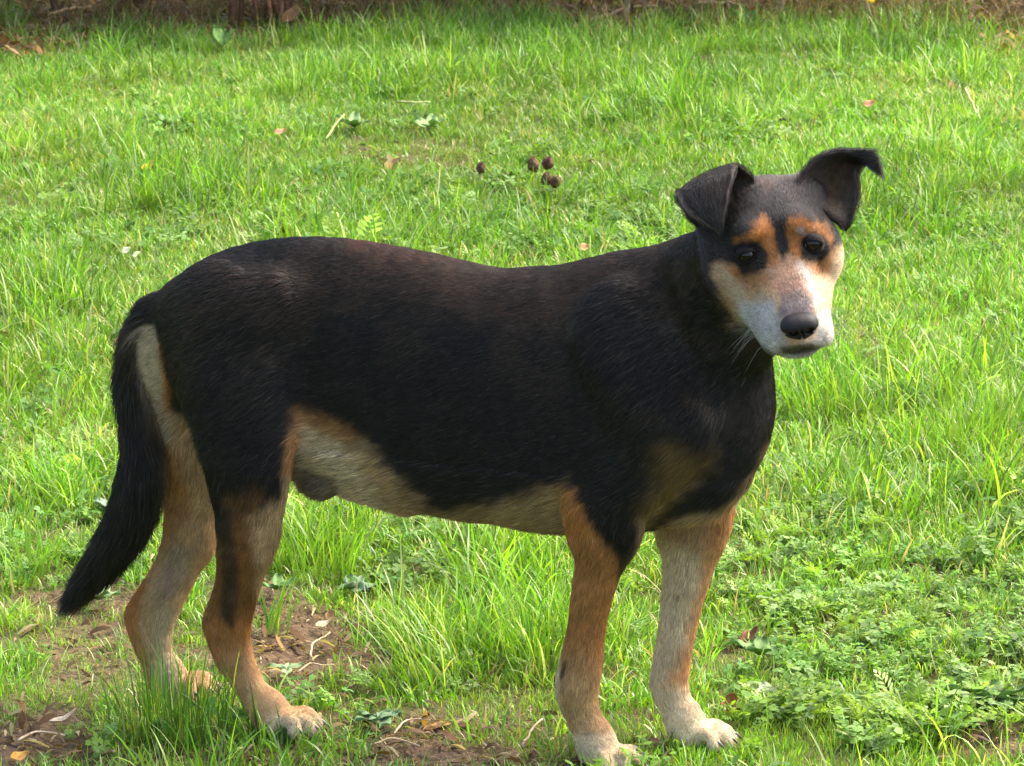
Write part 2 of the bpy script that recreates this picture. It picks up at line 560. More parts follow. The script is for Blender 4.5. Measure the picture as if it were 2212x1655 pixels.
lv = ((PY > 5.2) & (bA > .25) & (rs.random(len(PX)) < .35)) | ((kind == 'litter') & (rs.random(len(PX)) < .012))
kind[lv] = 'leaves'; keep = keep | lv
# paws have trodden the grass down
for g_ in [(1300, 1622), (1497, 1590), (605, 1572), (385, 1522)]:
    c_ = ground(*g_)
    dd = np.hypot(PX - c_[0] - .015, PY - c_[1])
    keep &= ~((dd < .055) & (kind != 'litter') & (kind != 'short'))
scl = np.exp(rs.normal(0, .16, len(PX))) * (.60 + .55 * cl1 + .25 * (cl3 - .5))
scl = np.where(kind == 'long', scl * .95, scl)
scl = np.where((kind == 'yarrow') | (kind == 'clover') | (kind == 'litter'), scl * np.exp(rs.normal(-.22, .2, len(PX))), scl)
scl *= 1 - .25 * smooth(bA, .1, .6) * (kind != 'litter')
PXk, PYk, kk, sk = PX[keep], PY[keep], kind[keep], scl[keep]
idx = np.array([KIND[q][int(v * len(KIND[q]))] for q, v in zip(kk, rs.random(len(kk)))])
n = len(PXk)
pk = np.stack([PXk, PYk, zg(PXk, PYk)], 1)
rot = np.stack([rs.normal(0, .12, n), rs.normal(0, .12, n) , rs.uniform(0, 2 * math.pi, n)], 1)
hue = fnoise(pk * [1, 1, 0], 2.0, 91); hue2 = fnoise(pk * [1, 1, 0], 6.0, 92)
big = .86 + .26 * smooth(fnoise(pk * [1, 1, 0], .9, 95), .3, .7)
tint = big[:, None] * np.stack([.86 + .34 * hue2, .92 + .20 * hue, .75 + .4 * hue2], 1) * np.exp(rs.normal(0, .17, n))[:, None]
hedge_shade = smooth(pk[:, 1] + (hue - .5) * 1.8, 4.9, 6.1)[:, None]           # shade of the hedge, painted darker and bluer into the clump tint
tint = tint * (1 - hedge_shade) + tint * np.array([.62, .64, .75]) * hedge_shade
pm = bpy.data.meshes.new('grass')
pm.vertices.add(n); pm.vertices.foreach_set('co', pk.astype(np.float32).ravel())
a = pm.attributes.new('idx', 'INT', 'POINT'); a.data.foreach_set('value', idx.astype(np.int32))
a = pm.attributes.new('rot', 'FLOAT_VECTOR', 'POINT'); a.data.foreach_set('vector', rot.astype(np.float32).ravel())
a = pm.attributes.new('scl', 'FLOAT', 'POINT'); a.data.foreach_set('value', sk.astype(np.float32))
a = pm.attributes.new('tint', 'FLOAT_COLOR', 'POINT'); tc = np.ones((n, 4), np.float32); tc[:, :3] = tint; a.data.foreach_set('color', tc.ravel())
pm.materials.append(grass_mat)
ng = bpy.data.node_groups.new('scatter_clumps', 'GeometryNodeTree')
ng.interface.new_socket('Geometry', in_out='INPUT', socket_type='NodeSocketGeometry')
ng.interface.new_socket('Geometry', in_out='OUTPUT', socket_type='NodeSocketGeometry')
gi, go = ng.nodes.new('NodeGroupInput'), ng.nodes.new('NodeGroupOutput')
iop = ng.nodes.new('GeometryNodeInstanceOnPoints')
ci = ng.nodes.new('GeometryNodeCollectionInfo')
ci.inputs['Collection'].default_value = src
ci.inputs['Separate Children'].default_value = True
ci.inputs['Reset Children'].default_value = True
def named(nm, ty):
    q = ng.nodes.new('GeometryNodeInputNamedAttribute'); q.data_type = ty; q.inputs['Name'].default_value = nm
    return q.outputs['Attribute']
iop.inputs['Pick Instance'].default_value = True
ng.links.new(gi.outputs[0], iop.inputs['Points'])
ng.links.new(ci.outputs[0], iop.inputs['Instance'])
ng.links.new(named('idx', 'INT'), iop.inputs['Instance Index'])
e2r = ng.nodes.new('FunctionNodeEulerToRotation')
ng.links.new(named('rot', 'FLOAT_VECTOR'), e2r.inputs[0])
ng.links.new(e2r.outputs[0], iop.inputs['Rotation'])
ng.links.new(named('scl', 'FLOAT'), iop.inputs['Scale'])
ng.links.new(iop.outputs[0], go.inputs[0])
go_ = link('grass', pm, label='bright green lawn grass with small weeds and dry blades', category='grass', kind='stuff')
md = go_.modifiers.new('scatter', 'NODES'); md.node_group = ng
print('clumps', n, {q: int((kk == q).sum()) for q in KIND})

# ------------------------------------------------------------------ the dog: signed distance body
class Field:
    def __init__(self):
        self.prims = []            # (fn, lo, hi, k, group, op)
        self.chains = {}           # group -> list of (pts, tangents)
    def add(self, fn, lo, hi, k, group, op='u'):
        self.prims.append((fn, np.asarray(lo, float), np.asarray(hi, float), k, group, op))
    def chain(self, group, pts, sy=1.0, k=0.02, per=5, local=False, op='u'):
        """pts: (px, py, radius px, lateral offset[, own sy]) or local (x, y, z, r[, sy])"""
        rows = []
        for p in pts:
            s = p[4] if len(p) > 4 else sy
            if local:
                rows.append([p[0], p[1], p[2], p[3], s])
            else:
                q = P(p[0], p[1], p[3])
                rows.append([q[0], q[1], q[2], p[2] * pxm(q), s])
        r = catmull(rows, (len(rows) - 1) * per + 1)
        r[:, 3] = np.maximum(r[:, 3], 0.0015)
        tan = np.gradient(r[:, :3], axis=0)
        tan /= np.linalg.norm(tan, axis=1)[:, None] + 1e-9
        if op == 'u':
            self.chains.setdefault(group, []).append((r[:, :3].copy(), tan))
        def fn(X, r=r):
            d = None
            for i in range(len(r) - 1):
                a, b = r[i], r[i + 1]
                e = b[:3] - a[:3]
                w = [X[j] - a[j] for j in range(3)]
                ee = (e @ e) + 1e-12
                t = np.clip((w[0] * e[0] + w[1] * e[1] + w[2] * e[2]) / ee, 0, 1)
                s = a[4] + (b[4] - a[4]) * t
                dx, dy, dz = w[0] - t * e[0], (w[1] - t * e[1]) / s, w[2] - t * e[2]
                q = np.sqrt(dx * dx + dy * dy + dz * dz) - (a[3] + (b[3] - a[3]) * t)
                q = q * np.where(q > 0, 1.0, 1.0) * (0.5 + 0.5 * np.minimum(s, 1))
                d = q if d is None else np.minimum(d, q)
            return d
        m = r[:, 3:4] + k + 0.012
        self.add(fn, (r[:, :3] - m).min(0), (r[:, :3] + m).max(0), k, group, op)
    def ellipsoid(self, group, c, rad, axes=None, k=0.02, op='u'):
        c, rad = np.asarray(c, float), np.asarray(rad, float)
        A = np.eye(3) if axes is None else np.asarray(axes, float)
        def fn(X):
            w = [X[j] - c[j] for j in range(3)]
            l = [(w[0] * A[i][0] + w[1] * A[i][1] + w[2] * A[i][2]) / rad[i] for i in range(3)]
            g = np.sqrt(l[0] ** 2 + l[1] ** 2 + l[2] ** 2)
            g2 = np.sqrt((l[0] / rad[0]) ** 2 + (l[1] / rad[1]) ** 2 + (l[2] / rad[2]) ** 2) + 1e-9
            return g * (g - 1) / g2
        m = rad.max() + k + 0.012
        self.add(fn, c - m, c + m, k, group, op)
    def eval(self, lo, hi, h):
        n = np.ceil((np.asarray(hi) - lo) / h).astype(int) + 1
        ax = [lo[i] + h * np.arange(n[i]) for i in range(3)]
        F = np.full(n, 0.04, np.float32)
        for fn, plo, phi, k, g, op in self.prims:
            i0 = [max(0, int((plo[i] - lo[i]) / h)) for i in range(3)]
            i1 = [min(n[i], int((phi[i] - lo[i]) / h) + 2) for i in range(3)]
            if any(i0[i] >= i1[i] for i in range(3)):
                continue
            sl = tuple(slice(i0[i], i1[i]) for i in range(3))
            X = [ax[0][sl[0]][:, None, None].astype(np.float32), ax[1][sl[1]][None, :, None].astype(np.float32), ax[2][sl[2]][None, None, :].astype(np.float32)]
            d = fn(X).astype(np.float32)
            a = F[sl]
            if op == 'u':
                hh = np.clip(0.5 + 0.5 * (a - d) / k, 0, 1)
                F[sl] = a * (1 - hh) + d * hh - k * hh * (1 - hh)
            else:
                hh = np.clip(0.5 - 0.5 * (a + d) / k, 0, 1)
                F[sl] = a * (1 - hh) - d * hh + k * hh * (1 - hh)
        return F, n
    def weights(self, V, soft=0.006):
        """soft membership of every vertex in every group"""
        gs = sorted({p[4] for p in self.prims if p[5] == 'u'})
        D = {g: np.full(len(V), 0.2) for g in gs}
        for fn, plo, phi, k, g, op in self.prims:
            if op != 'u':
                continue
            m = np.all((V > plo - 0.03) & (V < phi + 0.03), axis=1)
            if m.any():
                X = [V[m][:, j] for j in range(3)]
                D[g][m] = np.minimum(D[g][m], fn(X))
        W = np.stack([np.exp(-np.clip(D[g], -0.3, 0.3) / soft) for g in gs], 1)
        W /= W.sum(1)[:, None]
        return gs, W
    def flow(self, V, gs, W):
        lab = W.argmax(1)
        out = np.zeros_like(V)
        for i, g in enumerate(gs):
            m = np.where(lab == i)[0]
            if not len(m) or g not in self.chains:
                continue
            pts = np.concatenate([c[0] for c in self.chains[g]])
            tan = np.concatenate([c[1] for c in self.chains[g]])
            for s in range(0, len(m), 20000):
                mm = m[s:s + 20000]
                d = ((V[mm][:, None, :] - pts[None]) ** 2).sum(2)
                w = 1 / (d + 1e-5) ** 2
                out[mm] = (w @ tan) / w.sum(1)[:, None]
        return out, lab

def surface_nets(F, lo, h):
    """vertices and quads of the zero level of a grid"""
    s = F < 0
    nx, ny, nz = F.shape
    c = np.zeros((nx - 1, ny - 1, nz - 1), np.uint8)
    for a in (0, 1):
        for b in (0, 1):
            for d in (0, 1):
                c += s[a:nx - 1 + a, b:ny - 1 + b, d:nz - 1 + d]
    act = (c > 0) & (c < 8)
    idx = np.full(c.shape, -1, np.int64)
    ii = np.argwhere(act)
    idx[act] = np.arange(len(ii))
    acc = np.zeros((len(ii), 3))
    cnt = np.zeros(len(ii))
    cor = [(a, b, d) for a in (0, 1) for b in (0, 1) for d in (0, 1)]
    vals = {q: F[ii[:, 0] + q[0], ii[:, 1] + q[1], ii[:, 2] + q[2]].astype(float) for q in cor}
    for q in cor:
        for ax in range(3):
            if q[ax] == 0:
                r = list(q); r[ax] = 1; r = tuple(r)
                va, vb = vals[q], vals[r]
                m = (va < 0) != (vb < 0)
                t = np.where(m, va / np.where(m, va - vb, 1), 0)
                pt = np.tile(np.array(q, float), (len(ii), 1))
                pt[:, ax] += t
                acc[m] += pt[m]
                cnt[m] += 1
    V = (ii + acc / cnt[:, None]) * h + lo
    Q = []
    for ax in range(3):
        b, d = (ax + 1) % 3, (ax + 2) % 3
        sl0 = [slice(None)] * 3; sl1 = [slice(None)] * 3
        sl0[ax] = slice(0, -1); sl1[ax] = slice(1, None)
        for q in (b, d):
            sl0[q] = slice(1, -1); sl1[q] = slice(1, -1)
        e0, e1 = s[tuple(sl0)], s[tuple(sl1)]
        ed = np.argwhere(e0 != e1)
        inside0 = e0[tuple(ed.T)]
        off = np.zeros(3, int); off[b] = 1; off[d] = 1
        base = ed + off                 # grid node
        def cell(db, dd):
            q = base.copy(); q[:, b] -= db; q[:, d] -= dd
            return idx[q[:, 0], q[:, 1], q[:, 2]]
        quad = np.stack([cell(1, 1), cell(0, 1), cell(0, 0), cell(1, 0)], 1)
        quad[~inside0] = quad[~inside0][:, ::-1]
        Q.append(quad)
    return V, np.concatenate(Q)

B = Field()
# torso, a chain of ellipses from rump to breast (the last value is its width against its height)
B.chain('torso', [(425, 765, 128, 0, .62), (480, 742, 168, 0, .60), (570, 735, 208, 0, .56), (700, 758, 246, 0, .52), (850, 806, 274, 0, .52), (1000, 843, 277, 0, .56),
                  (1100, 856, 276, 0, .60), (1200, 862, 288, 0, .60), (1300, 862, 288, 0, .58), (1400, 860, 266, 0, .58), (1455, 838, 188, 0, .68)], k=0.03, per=4)
B.chain('torso', [(1360, 720, 140, 0, .7), (1460, 850, 162, 0, .62), (1492, 960, 108, 0, .75), (1508, 1030, 62, 0, .9)], k=0.04)        # breast
B.chain('torso', [(620, 965, 55, 0, .8), (720, 1000, 40, 0, .8), (800, 1035, 32, 0, .8), (880, 1062, 26, 0, .8)], k=0.03)              # belly skin, sheath
# neck
B.chain('neck', [(1350, 715, 132, 0, .75), (1440, 668, 124, -.004, .80), (1530, 622, 120, -.024, .95), (1598, 592, 112, -.055, 1), (1650, 570, 92, -.080, 1)], k=0.035)
B.chain('neck', [(1490, 800, 114, -.005, .75), (1560, 728, 96, -.03, .85), (1630, 680, 80, -.06, .9)], k=0.04)
# shoulders and front legs
B.chain('near_front', [(1345, 720, 60, -.056, .6), (1405, 790, 88, -.066, .55), (1450, 880, 95, -.074, .6), (1370, 1000, 88, -.082, .55), (1318, 1080, 72, -.082, .6), (1312, 1141, 66, -.080, .62)], k=0.035)
B.chain('near_front', [(1310, 1120, 64, -.080, .62), (1300, 1186, 54, -.078, .66), (1291, 1230, 47, -.076, .74), (1277, 1297, 41, -.073, .8), (1266, 1364, 39, -.071, .82), (1256, 1430, 44, -.069, .85),
                       (1248, 1475, 45, -.068, .9), (1248, 1506, 42, -.067, .85), (1259, 1542, 37, -.066, .82), (1274, 1577, 38, -.065, .9), (1290, 1606, 40, -.065, .95)], k=0.02)
B.chain('near_front', [(1300, 1060, 40, -.082, .6), (1268, 1095, 32, -.084, .6), (1268, 1150, 25, -.08, .6)], k=0.02)          # elbow
B.chain('far_front', [(1400, 700, 80, .055, .55), (1480, 880, 100, .07, .6), (1512, 1000, 92, .072, .6), (1498, 1090, 78, .075, .6), (1494, 1141, 66, .072, .62)], k=0.035)
B.chain('far_front', [(1496, 1120, 72, .072, .62), (1490, 1186, 57, .070, .66), (1485, 1230, 51, .068, .72), (1473, 1297, 43, .064, .8), (1462, 1364, 38, .060, .82), (1451, 1430, 38, .056, .85),
                      (1446, 1479, 39, .053, .9), (1459, 1520, 35, .05, .85), (1477, 1550, 37, .048, .9), (1490, 1572, 37, .047, .95)], k=0.02)
# hind legs
B.chain('near_hind', [(485, 700, 118, -.040, .5), (510, 820, 122, -.058, .5), (528, 940, 104, -.068, .5), (536, 1040, 86, -.072, .5), (538, 1110, 70, -.072, .55), (536, 1170, 54, -.070, .6)], k=0.035)
B.chain('near_hind', [(536, 1150, 58, -.070, .6), (529, 1220, 45, -.066, .66), (520, 1270, 39, -.062, .7), (512, 1309, 37, -.058, .75), (504, 1344, 38, -.056, .75), (503, 1382, 36, -.054, .8),
                      (512, 1421, 34, -.053, .85), (527, 1460, 32, -.052, .9), (547, 1498, 32, -.051, .95), (566, 1530, 34, -.050, 1.0), (585, 1555, 34, -.050, 1.05)], k=0.016)
B.chain('near_hind', [(508, 1200, 30, -.068, .6), (486, 1270, 20, -.06, .6), (458, 1335, 17, -.056, .8), (464, 1365, 20, -.055, .8), (490, 1420, 22, -.053, .8)], k=0.016)   # Achilles tendon, hock
B.chain('far_hind', [(470, 740, 110, .035, .5), (440, 860, 104, .05, .5), (425, 960, 84, .055, .5), (418, 1060, 66, .055, .55), (413, 1130, 55, .055, .6), (411, 1170, 50, .055, .62)], k=0.03)
B.chain('far_hind', [(413, 1150, 47, .055, .6), (394, 1208, 43, .053, .66), (378, 1247, 41, .051, .7), (358, 1286, 41, .049, .72), (344, 1320, 40, .048, .75), (335, 1350, 38, .047, .75), (335, 1382, 35, .046, .8),
                     (338, 1421, 31, .045, .85), (342, 1450, 33, .045, .9), (352, 1480, 33, .044, 1.0), (366, 1502, 34, .044, 1.05)], k=0.016)
B.chain('far_hind', [(380, 1200, 24, .053, .6), (335, 1262, 20, .05, .6), (292, 1318, 18, .048, .8), (294, 1350, 20, .047, .8), (318, 1400, 22, .046, .8)], k=0.016)
# hollows between the muscles of the near side
B.chain('near_hind', [(648, 610, 22, -.092), (640, 720, 34, -.100), (652, 830, 34, -.100), (668, 900, 26, -.092)], k=.035, op='s')
B.chain('near_front', [(1262, 640, 10, -.104), (1238, 780, 18, -.118), (1240, 920, 20, -.121), (1235, 1030, 18, -.118)], k=.03, op='s')
B.chain('near_front', [(1420, 590, 12, -.075), (1432, 690, 18, -.094), (1480, 790, 20, -.100), (1535, 860, 16, -.090)], k=.03, op='s')
B.chain('near_front', [(1345, 660, 14, -.060, .6), (1302, 720, 24, -.080, .6), (1330, 800, 30, -.090, .6), (1420, 900, 40, -.092, .6)], k=.045)      # shoulder blade
B.chain('near_hind', [(600, 640, 22, -.060, .6), (545, 665, 30, -.066, .6), (480, 690, 30, -.056, .6)], k=.05)                                     # hip
# tail
B.chain('tail', [(400, 660, 50, 0), (350, 688, 42, 0), (312, 725, 32, -.002), (292, 775, 27, -.003), (286, 840, 27, -.004), (296, 910, 28, -.005), (306, 980, 35, -.004), (302, 1045, 40, -.003),
                 (284, 1110, 40, 0), (254, 1168, 35, .003), (216, 1222, 27, .006), (180, 1268, 17, .008), (150, 1306, 6, .01)], sy=.8, k=0.012)
B.chain('far_hind', [(366, 735, 32, .002, .8), (366, 830, 38, .010, .8), (372, 920, 42, .022, .7), (392, 1010, 44, .038, .7)], k=.02)
B.ellipsoid('torso', P(700, 1030, -.01), (0.028, 0.018, 0.021), k=0.008)

# paws ------------------------------------------------------------
CLAWS = []
PAWS = {}
def paw(group, px, py, lat, head_deg, size=1.0, spread=1.0):
    c = P(px, py, lat)
    c = np.array([c[0], c[1], 0.0])
    PAWS[group] = c
    a = math.radians(head_deg)
    fx, fy = np.array([math.cos(a), math.sin(a), 0]), np.array([-math.sin(a), math.cos(a), 0])
    def at(u, v, z):
        return c + fx * u * size + fy * v * size + np.array([0, 0, z * size])
    B.ellipsoid(group, at(0.004, 0, 0.015), (0.032 * size, 0.024 * size, 0.014 * size), [fx, fy, HZ], k=0.014)
    B.ellipsoid(group, at(-0.012, 0, 0.032), (0.021 * size, 0.018 * size, 0.024 * size), [fx, fy, HZ], k=0.016)
    for i, (u0, v0, u1, v1) in enumerate([(0.016, -0.017, 0.038, -0.031 * spread), (0.022, -0.007, 0.056, -0.0118 * spread), (0.022, 0.007, 0.056, 0.0118 * spread), (0.016, 0.017, 0.038, 0.031 * spread)]):
        p0, pm, p1 = at(u0, v0, 0.022), at((u0 + u1) / 2 + .004, (v0 + v1) / 2, 0.0215), at(u1, v1, 0.0105)
        B.chain(group, [(*p0, 0.0085 * size, 1), (*pm, 0.0095 * size, 1), (*p1, 0.0093 * size, 1)], local=True, k=0.003, per=3)
        d = at(u1 + 0.03, v1 * 1.25, 0.0) - at(u1, v1, 0.006)
        d /= np.linalg.norm(d)
        CLAWS.append((at(u1 + 0.005, v1 * 1.03, 0.0155), d))
paw('near_front', 1300, 1622, -.066, -24, 0.88, 1.1)
paw('far_front', 1495, 1588, .047, 4, 0.82, 1.0)
paw('near_hind', 605, 1572, -.050, -4, 0.84)
paw('far_hind', 385, 1522, .044, -4, 0.82)
for g in PAWS:
    print('paw', g, PAWS[g], 'leg end z', [round(float(c[0][-1][2]), 3) for c in B.chains[g]][:3])

# head -------------------------------------------------------------
HEAD_O = P(1678, 532, -0.115)
roll, hp, yaw = math.radians(8), math.radians(33), math.radians(3.5)
Tw = -FW
Sw = math.cos(roll) * RT + math.sin(roll) * UP
Dw = math.sin(roll) * RT - math.cos(roll) * UP
Fh = math.cos(hp) * Tw + math.sin(hp) * Dw
Uh = -math.cos(hp) * Dw + math.sin(hp) * Tw
Fh2 = math.cos(yaw) * Fh + math.sin(yaw) * Sw
Sh = math.cos(yaw) * Sw - math.sin(yaw) * Fh
HM = np.stack([Fh2, Sh, Uh]) @ DM.T          # rows: head axes (u forward, s, t up) in the dog's frame
HS = 1.0
def hd(u, s, t):
    return HEAD_O + HS * (u * HM[0] + s * HM[1] + t * HM[2])
def head_coords(X):
    w = [X[j] - HEAD_O[j] for j in range(3)]
    return [(w[0] * HM[i][0] + w[1] * HM[i][1] + w[2] * HM[i][2]) / HS for i in range(3)]
#            u     top    bot    width
HSEC = np.array([
    (-.135, .000, -.040, .030),
    (-.115, .022, -.060, .050),
    (-.090, .033, -.075, .062),
    (-.060, .037, -.085, .069),
    (-.035, .035, -.090, .071),
    (-.012, .027, -.090, .068),
    (.010, .012, -.088, .0625),
    (.028, -.003, -.086, .056),
    (.050, -.012, -.083, .0465),
    (.075, -.017, -.079, .0415),
    (.095, -.022, -.075, .0385),
    (.110, -.030, -.069, .033),
    (.118, -.038, -.062, .021)])
HSEC[:, 3] *= np.interp(HSEC[:, 0], [-.06, .0, .05, .08], [.98, .97, .86, .85])
HC = catmull(HSEC, 97)
def head_fn(X):
    u, s, t = head_coords(X)
    uc = np.clip(u, HC[0, 0], HC[-1, 0])
    top = np.interp(uc, HC[:, 0], HC[:, 1])
    bot = np.interp(uc, HC[:, 0], HC[:, 2])
    w = np.interp(uc, HC[:, 0], HC[:, 3])
    c, h = (top + bot) / 2, (top - bot) / 2
    p = 2.2 + .6 * smooth(uc, .03, .08) + 1.2 * smooth(uc, .02, .06) * smooth(c - t, 0, .02)
    # a little narrower at the top of the muzzle than at the lips
    tt = (t - c) / h
    w = w * (1 - 0.31 * np.clip(tt, -1, 1) * smooth(uc, 0.0, 0.05))
    rho = (np.abs(s / w) ** p + np.abs(tt) ** p) ** (1 / p)
    d = (rho - 1) * np.minimum(w, h)
    return np.sqrt(np.maximum(d, 0) ** 2 + (u - uc) ** 2) + np.minimum(d, 0)
B.add(head_fn, HEAD_O - 0.2, HEAD_O + 0.2, 0.03, 'head')
def hell(c, r, k, op='u'):
    B.ellipsoid('head', hd(*c), np.array(r) * HS, HM, k=k, op=op)
for sg in (-1, 1):
    hell((-.008, sg * .028, .022), (.018, .017, .010), .014)            # brow
    hell((-.022, sg * .056, -.030), (.034, .016, .020), .022)           # cheek bone
    hell((-.078, sg * .050, .006), (.026, .020, .024), .022)            # base of the ear
    hell((.013, sg * .0375 + .0015, .002), (.008, .0105, .0075), .008, 's')      # eye socket
    hell((.070, sg * .0235, -.060), (.034, .010, .017), .016)            # flews
for sg in (-1, 1):
    hell((.040, sg * .0435, -.020), (.024, .007, .010), .012, 's')       # hollow under the eye
hell((.084, 0, -.077), (.026, .025, .008), .010)                        # chin

# mouth line
def hchain(pts, k, op):
    B.chain('head', [(*hd(u, s, t), r, 1) for u, s, t, r in pts], local=True, k=k, op=op, per=4)
for sg in (-1, 1):
    hchain([(.020, sg * .046, -.070, .002), (.055, sg * .043, -.0755, .003), (.088, sg * .032, -.0755, .0035), (.108, sg * .012, -.070, .0035), (.113, 0, -.066, .0035)], .006, 's')
hchain([(.121, 0, -.046, .002), (.116, 0, -.066, .002)], .004, 's')

NEARB = np.array([-0.75, -0.32, -0.005]); 
allp = np.concatenate([np.concatenate([c[0] for c in v]) for v in B.chains.values()])
lo = np.array([allp[:, 0].min() - .08, -0.22, -0.004])
hi = np.array([allp[:, 0].max() + .22, 0.16, 0.78])
F, n = B.eval(lo, hi, 0.0042)
V1, Q1 = surface_nets(F, lo, 0.0042)
hlo, hhi = HEAD_O - np.array([.16, .135, .14]), HEAD_O + np.array([.13, .165, .12])
F, n = B.eval(hlo - .006, hhi + .006, 0.0021)
V2, Q2 = surface_nets(F, hlo - .006, 0.0021)
c1 = V1[Q1].mean(1); c2 = V2[Q2].mean(1)
in1 = np.all((c1 > hlo + .003) & (c1 < hhi - .003), 1)
in2 = np.all((c2 > hlo) & (c2 < hhi), 1)
Q1 = Q1[~in1]; Q2 = Q2[in2]
V = np.concatenate([V1, V2]); Q = np.concatenate([Q1, Q2 + len(V1)])
used = np.unique(Q); rem = np.full(len(V), -1); rem[used] = np.arange(len(used))
V, Q = V[used], rem[Q]
print('body verts', len(V))

# ears: folded leaves of skin ------------------------------------------
def crop(cx, cy):
    return 1401.9 + cx * .3214, 290 + cy * .3214
ORIG_D = np.dot(to_world(HEAD_O) - CAM, FW)
def ear_pt(cx, cy, d):
    px, py = crop(cx, cy)
    r = ray(px, py) / FPX
    return to_local(CAM + r * (ORIG_D - d))
def ear(rows, nv=34, nw=22, thick=0.0042):
    ctrl = np.array([[ear_pt(*p) for p in row] for row in rows])
    ctrl = np.stack([catmull(ctrl[:, j], nv) for j in range(ctrl.shape[1])], 1)
    g = np.stack([catmull(ctrl[i], nw) for i in range(nv)], 0)
    du = np.gradient(g, axis=0); dw = np.gradient(g, axis=1)
    nn = np.cross(du, dw); nn /= np.linalg.norm(nn, axis=2)[:, :, None] + 1e-9
    vv = np.linspace(0, 1, nv)[:, None]; ww = np.linspace(0, 1, nw)[None, :]
    nn_cam = (nn * (to_local(CAM) - g)).sum(2) > 0
    th = thick * (1.25 - .75 * vv) * np.clip(1.15 - np.abs(2 * ww - 1) ** 4, .3, 1)
    a = g + nn * th[:, :, None] / 2
    b = g - nn * th[:, :, None] / 2
    VV = np.concatenate([a.reshape(-1, 3), b.reshape(-1, 3)])
    N = nv * nw
    i, j = np.meshgrid(np.arange(nv - 1), np.arange(nw - 1), indexing='ij')
    q = (i * nw + j).ravel()
    qa = np.stack([q, q + nw, q + nw + 1, q + 1], 1)
    qb = qa[:, ::-1] + N
    rim = []
    edge = [(k, 0) for k in range(nv)] + [(nv - 1, k) for k in range(1, nw)] + [(k, nw - 1) for k in range(nv - 2, -1, -1)] + [(0, k) for k in range(nw - 2, 0, -1)]
    ids = [e[0] * nw + e[1] for e in edge]
    for k in range(len(ids)):
        x, y = ids[k], ids[(k + 1) % len(ids)]
        rim.append((y, x, x + N, y + N))
    fl = np.concatenate([du.reshape(-1, 3)] * 2)
    fl /= np.linalg.norm(fl, axis=1)[:, None] + 1e-9
    side = np.concatenate([np.zeros(N), np.ones(N)])
    vcoord = np.concatenate([np.repeat(vv[:, 0], nw)] * 2)
    wcoord = np.concatenate([np.tile(ww[0], nv)] * 2)
    front = np.concatenate([nn_cam.ravel(), ~nn_cam.ravel()])
    return VV, np.concatenate([qa, qb, np.array(rim)]), fl, front, vcoord, wcoord
earL = ear([[(380, 650, -.055), (560, 520, -.030), (710, 400, -.030)],
            [(270, 570, -.050), (470, 420, -.045), (715, 330, -.040)],
            [(196, 460, -.040), (400, 310, -.038), (670, 258, -.034)],
            [(188, 402, -.024), (400, 268, -.022), (592, 206, -.018)],
            [(196, 420, -.006), (395, 300, -.002), (575, 250, -.004)],
            [(245, 505, .004), (400, 420, .006), (535, 370, .002)],
            [(350, 580, .004), (440, 535, .006), (510, 500, .002)],
            [(445, 632, .000), (466, 640, .001), (484, 618, .000)]])
earR = ear([[(1000, 380, -.040), (1180, 520, -.034), (1325, 655, -.052)],
            [(1005, 300, -.044), (1210, 420, -.060), (1378, 540, -.050)],
            [(1060, 215, -.046), (1250, 320, -.074), (1412, 410, -.052)],
            [(1150, 142, -.046), (1300, 210, -.070), (1405, 300, -.054)],
            [(1260, 106, -.044), (1350, 160, -.058), (1428, 232, -.052)],
            [(1355, 104, -.036), (1410, 150, -.036), (1455, 206, -.038)],
            [(1435, 103, -.030), (1475, 160, -.028), (1505, 238, -.032)],
            [(1505, 108, -.028), (1542, 180, -.026), (1568, 284, -.030)]])
# eyelids: almond loops round each eye
EYES = []
def eyelid(s, n=48, r=.0017):
    c = hd(.0068, s, -.0005)
    ax = (to_local(CAM) - c); ax /= np.linalg.norm(ax)
    ax = ax * .75 + HM[0] * .25; ax /= np.linalg.norm(ax)
    a = HM[1] - ax * (HM[1] @ ax); a /= np.linalg.norm(a)
    b = np.cross(ax, a)
    if b @ HM[2] < 0: b = -b
    EYES.append((c, ax, a, b))
    VV, FF, LL = [], [], []
    R0 = .0118
    rings = [(1.0, .0123), (1.06, .0125), (1.2, .0127), (1.45, .0126), (1.8, .0124), (2.2, .0118)]
    for q, (f_, rad) in enumerate(rings):
        for k in range(n):
            t = 2 * math.pi * k / n
            x, y = math.cos(t) * .0096, math.sin(t) * (.0040 if math.sin(t) > 0 else .0055)
            tilt = -.18 * (1 if s > 0 else -1)
            x, y = x * math.cos(tilt) - y * math.sin(tilt), x * math.sin(tilt) + y * math.cos(tilt)
            m_ = math.hypot(x, y); an = m_ / R0 + (1.62 - m_ / R0) * [0, .06, .18, .42, .72, 1.0][q]
            d_ = (a * x + b * y) / m_
            heavy = 1 + (.06 if math.sin(t) > 0 else .02) * (q in (1, 2, 3))
            VV.append(c + (d_ * math.sin(an) + ax * math.cos(an)) * rad * heavy)
            LL.append(.0 if q < 2 else .003)
    for q in range(len(rings) - 1):
        for k in range(n):
            FF.append((q * n + k, (q + 1) * n + k, (q + 1) * n + (k + 1) % n, q * n + (k + 1) % n))
    return np.array(VV), np.array(FF), np.array(LL)
lids = [eyelid(-.0358), eyelid(.0392)]

# ------------------------------------------------------------------ coat colours (markings of the animal, kept on its skin and hair)
BLACK = np.array([.0066, .0058, .0050])
BROWNBLK = np.array([.048, .029, .018])
TAN = np.array([.36, .155, .045])
ORANGE = np.array([.42, .16, .035])
SAND = np.array([.50, .32, .16])
CREAM = np.array([.66, .52, .34])
WHITE = np.array([.78, .74, .68])
GREY = np.array([.20, .17, .16])
OLIVE = np.array([.24, .16, .065])

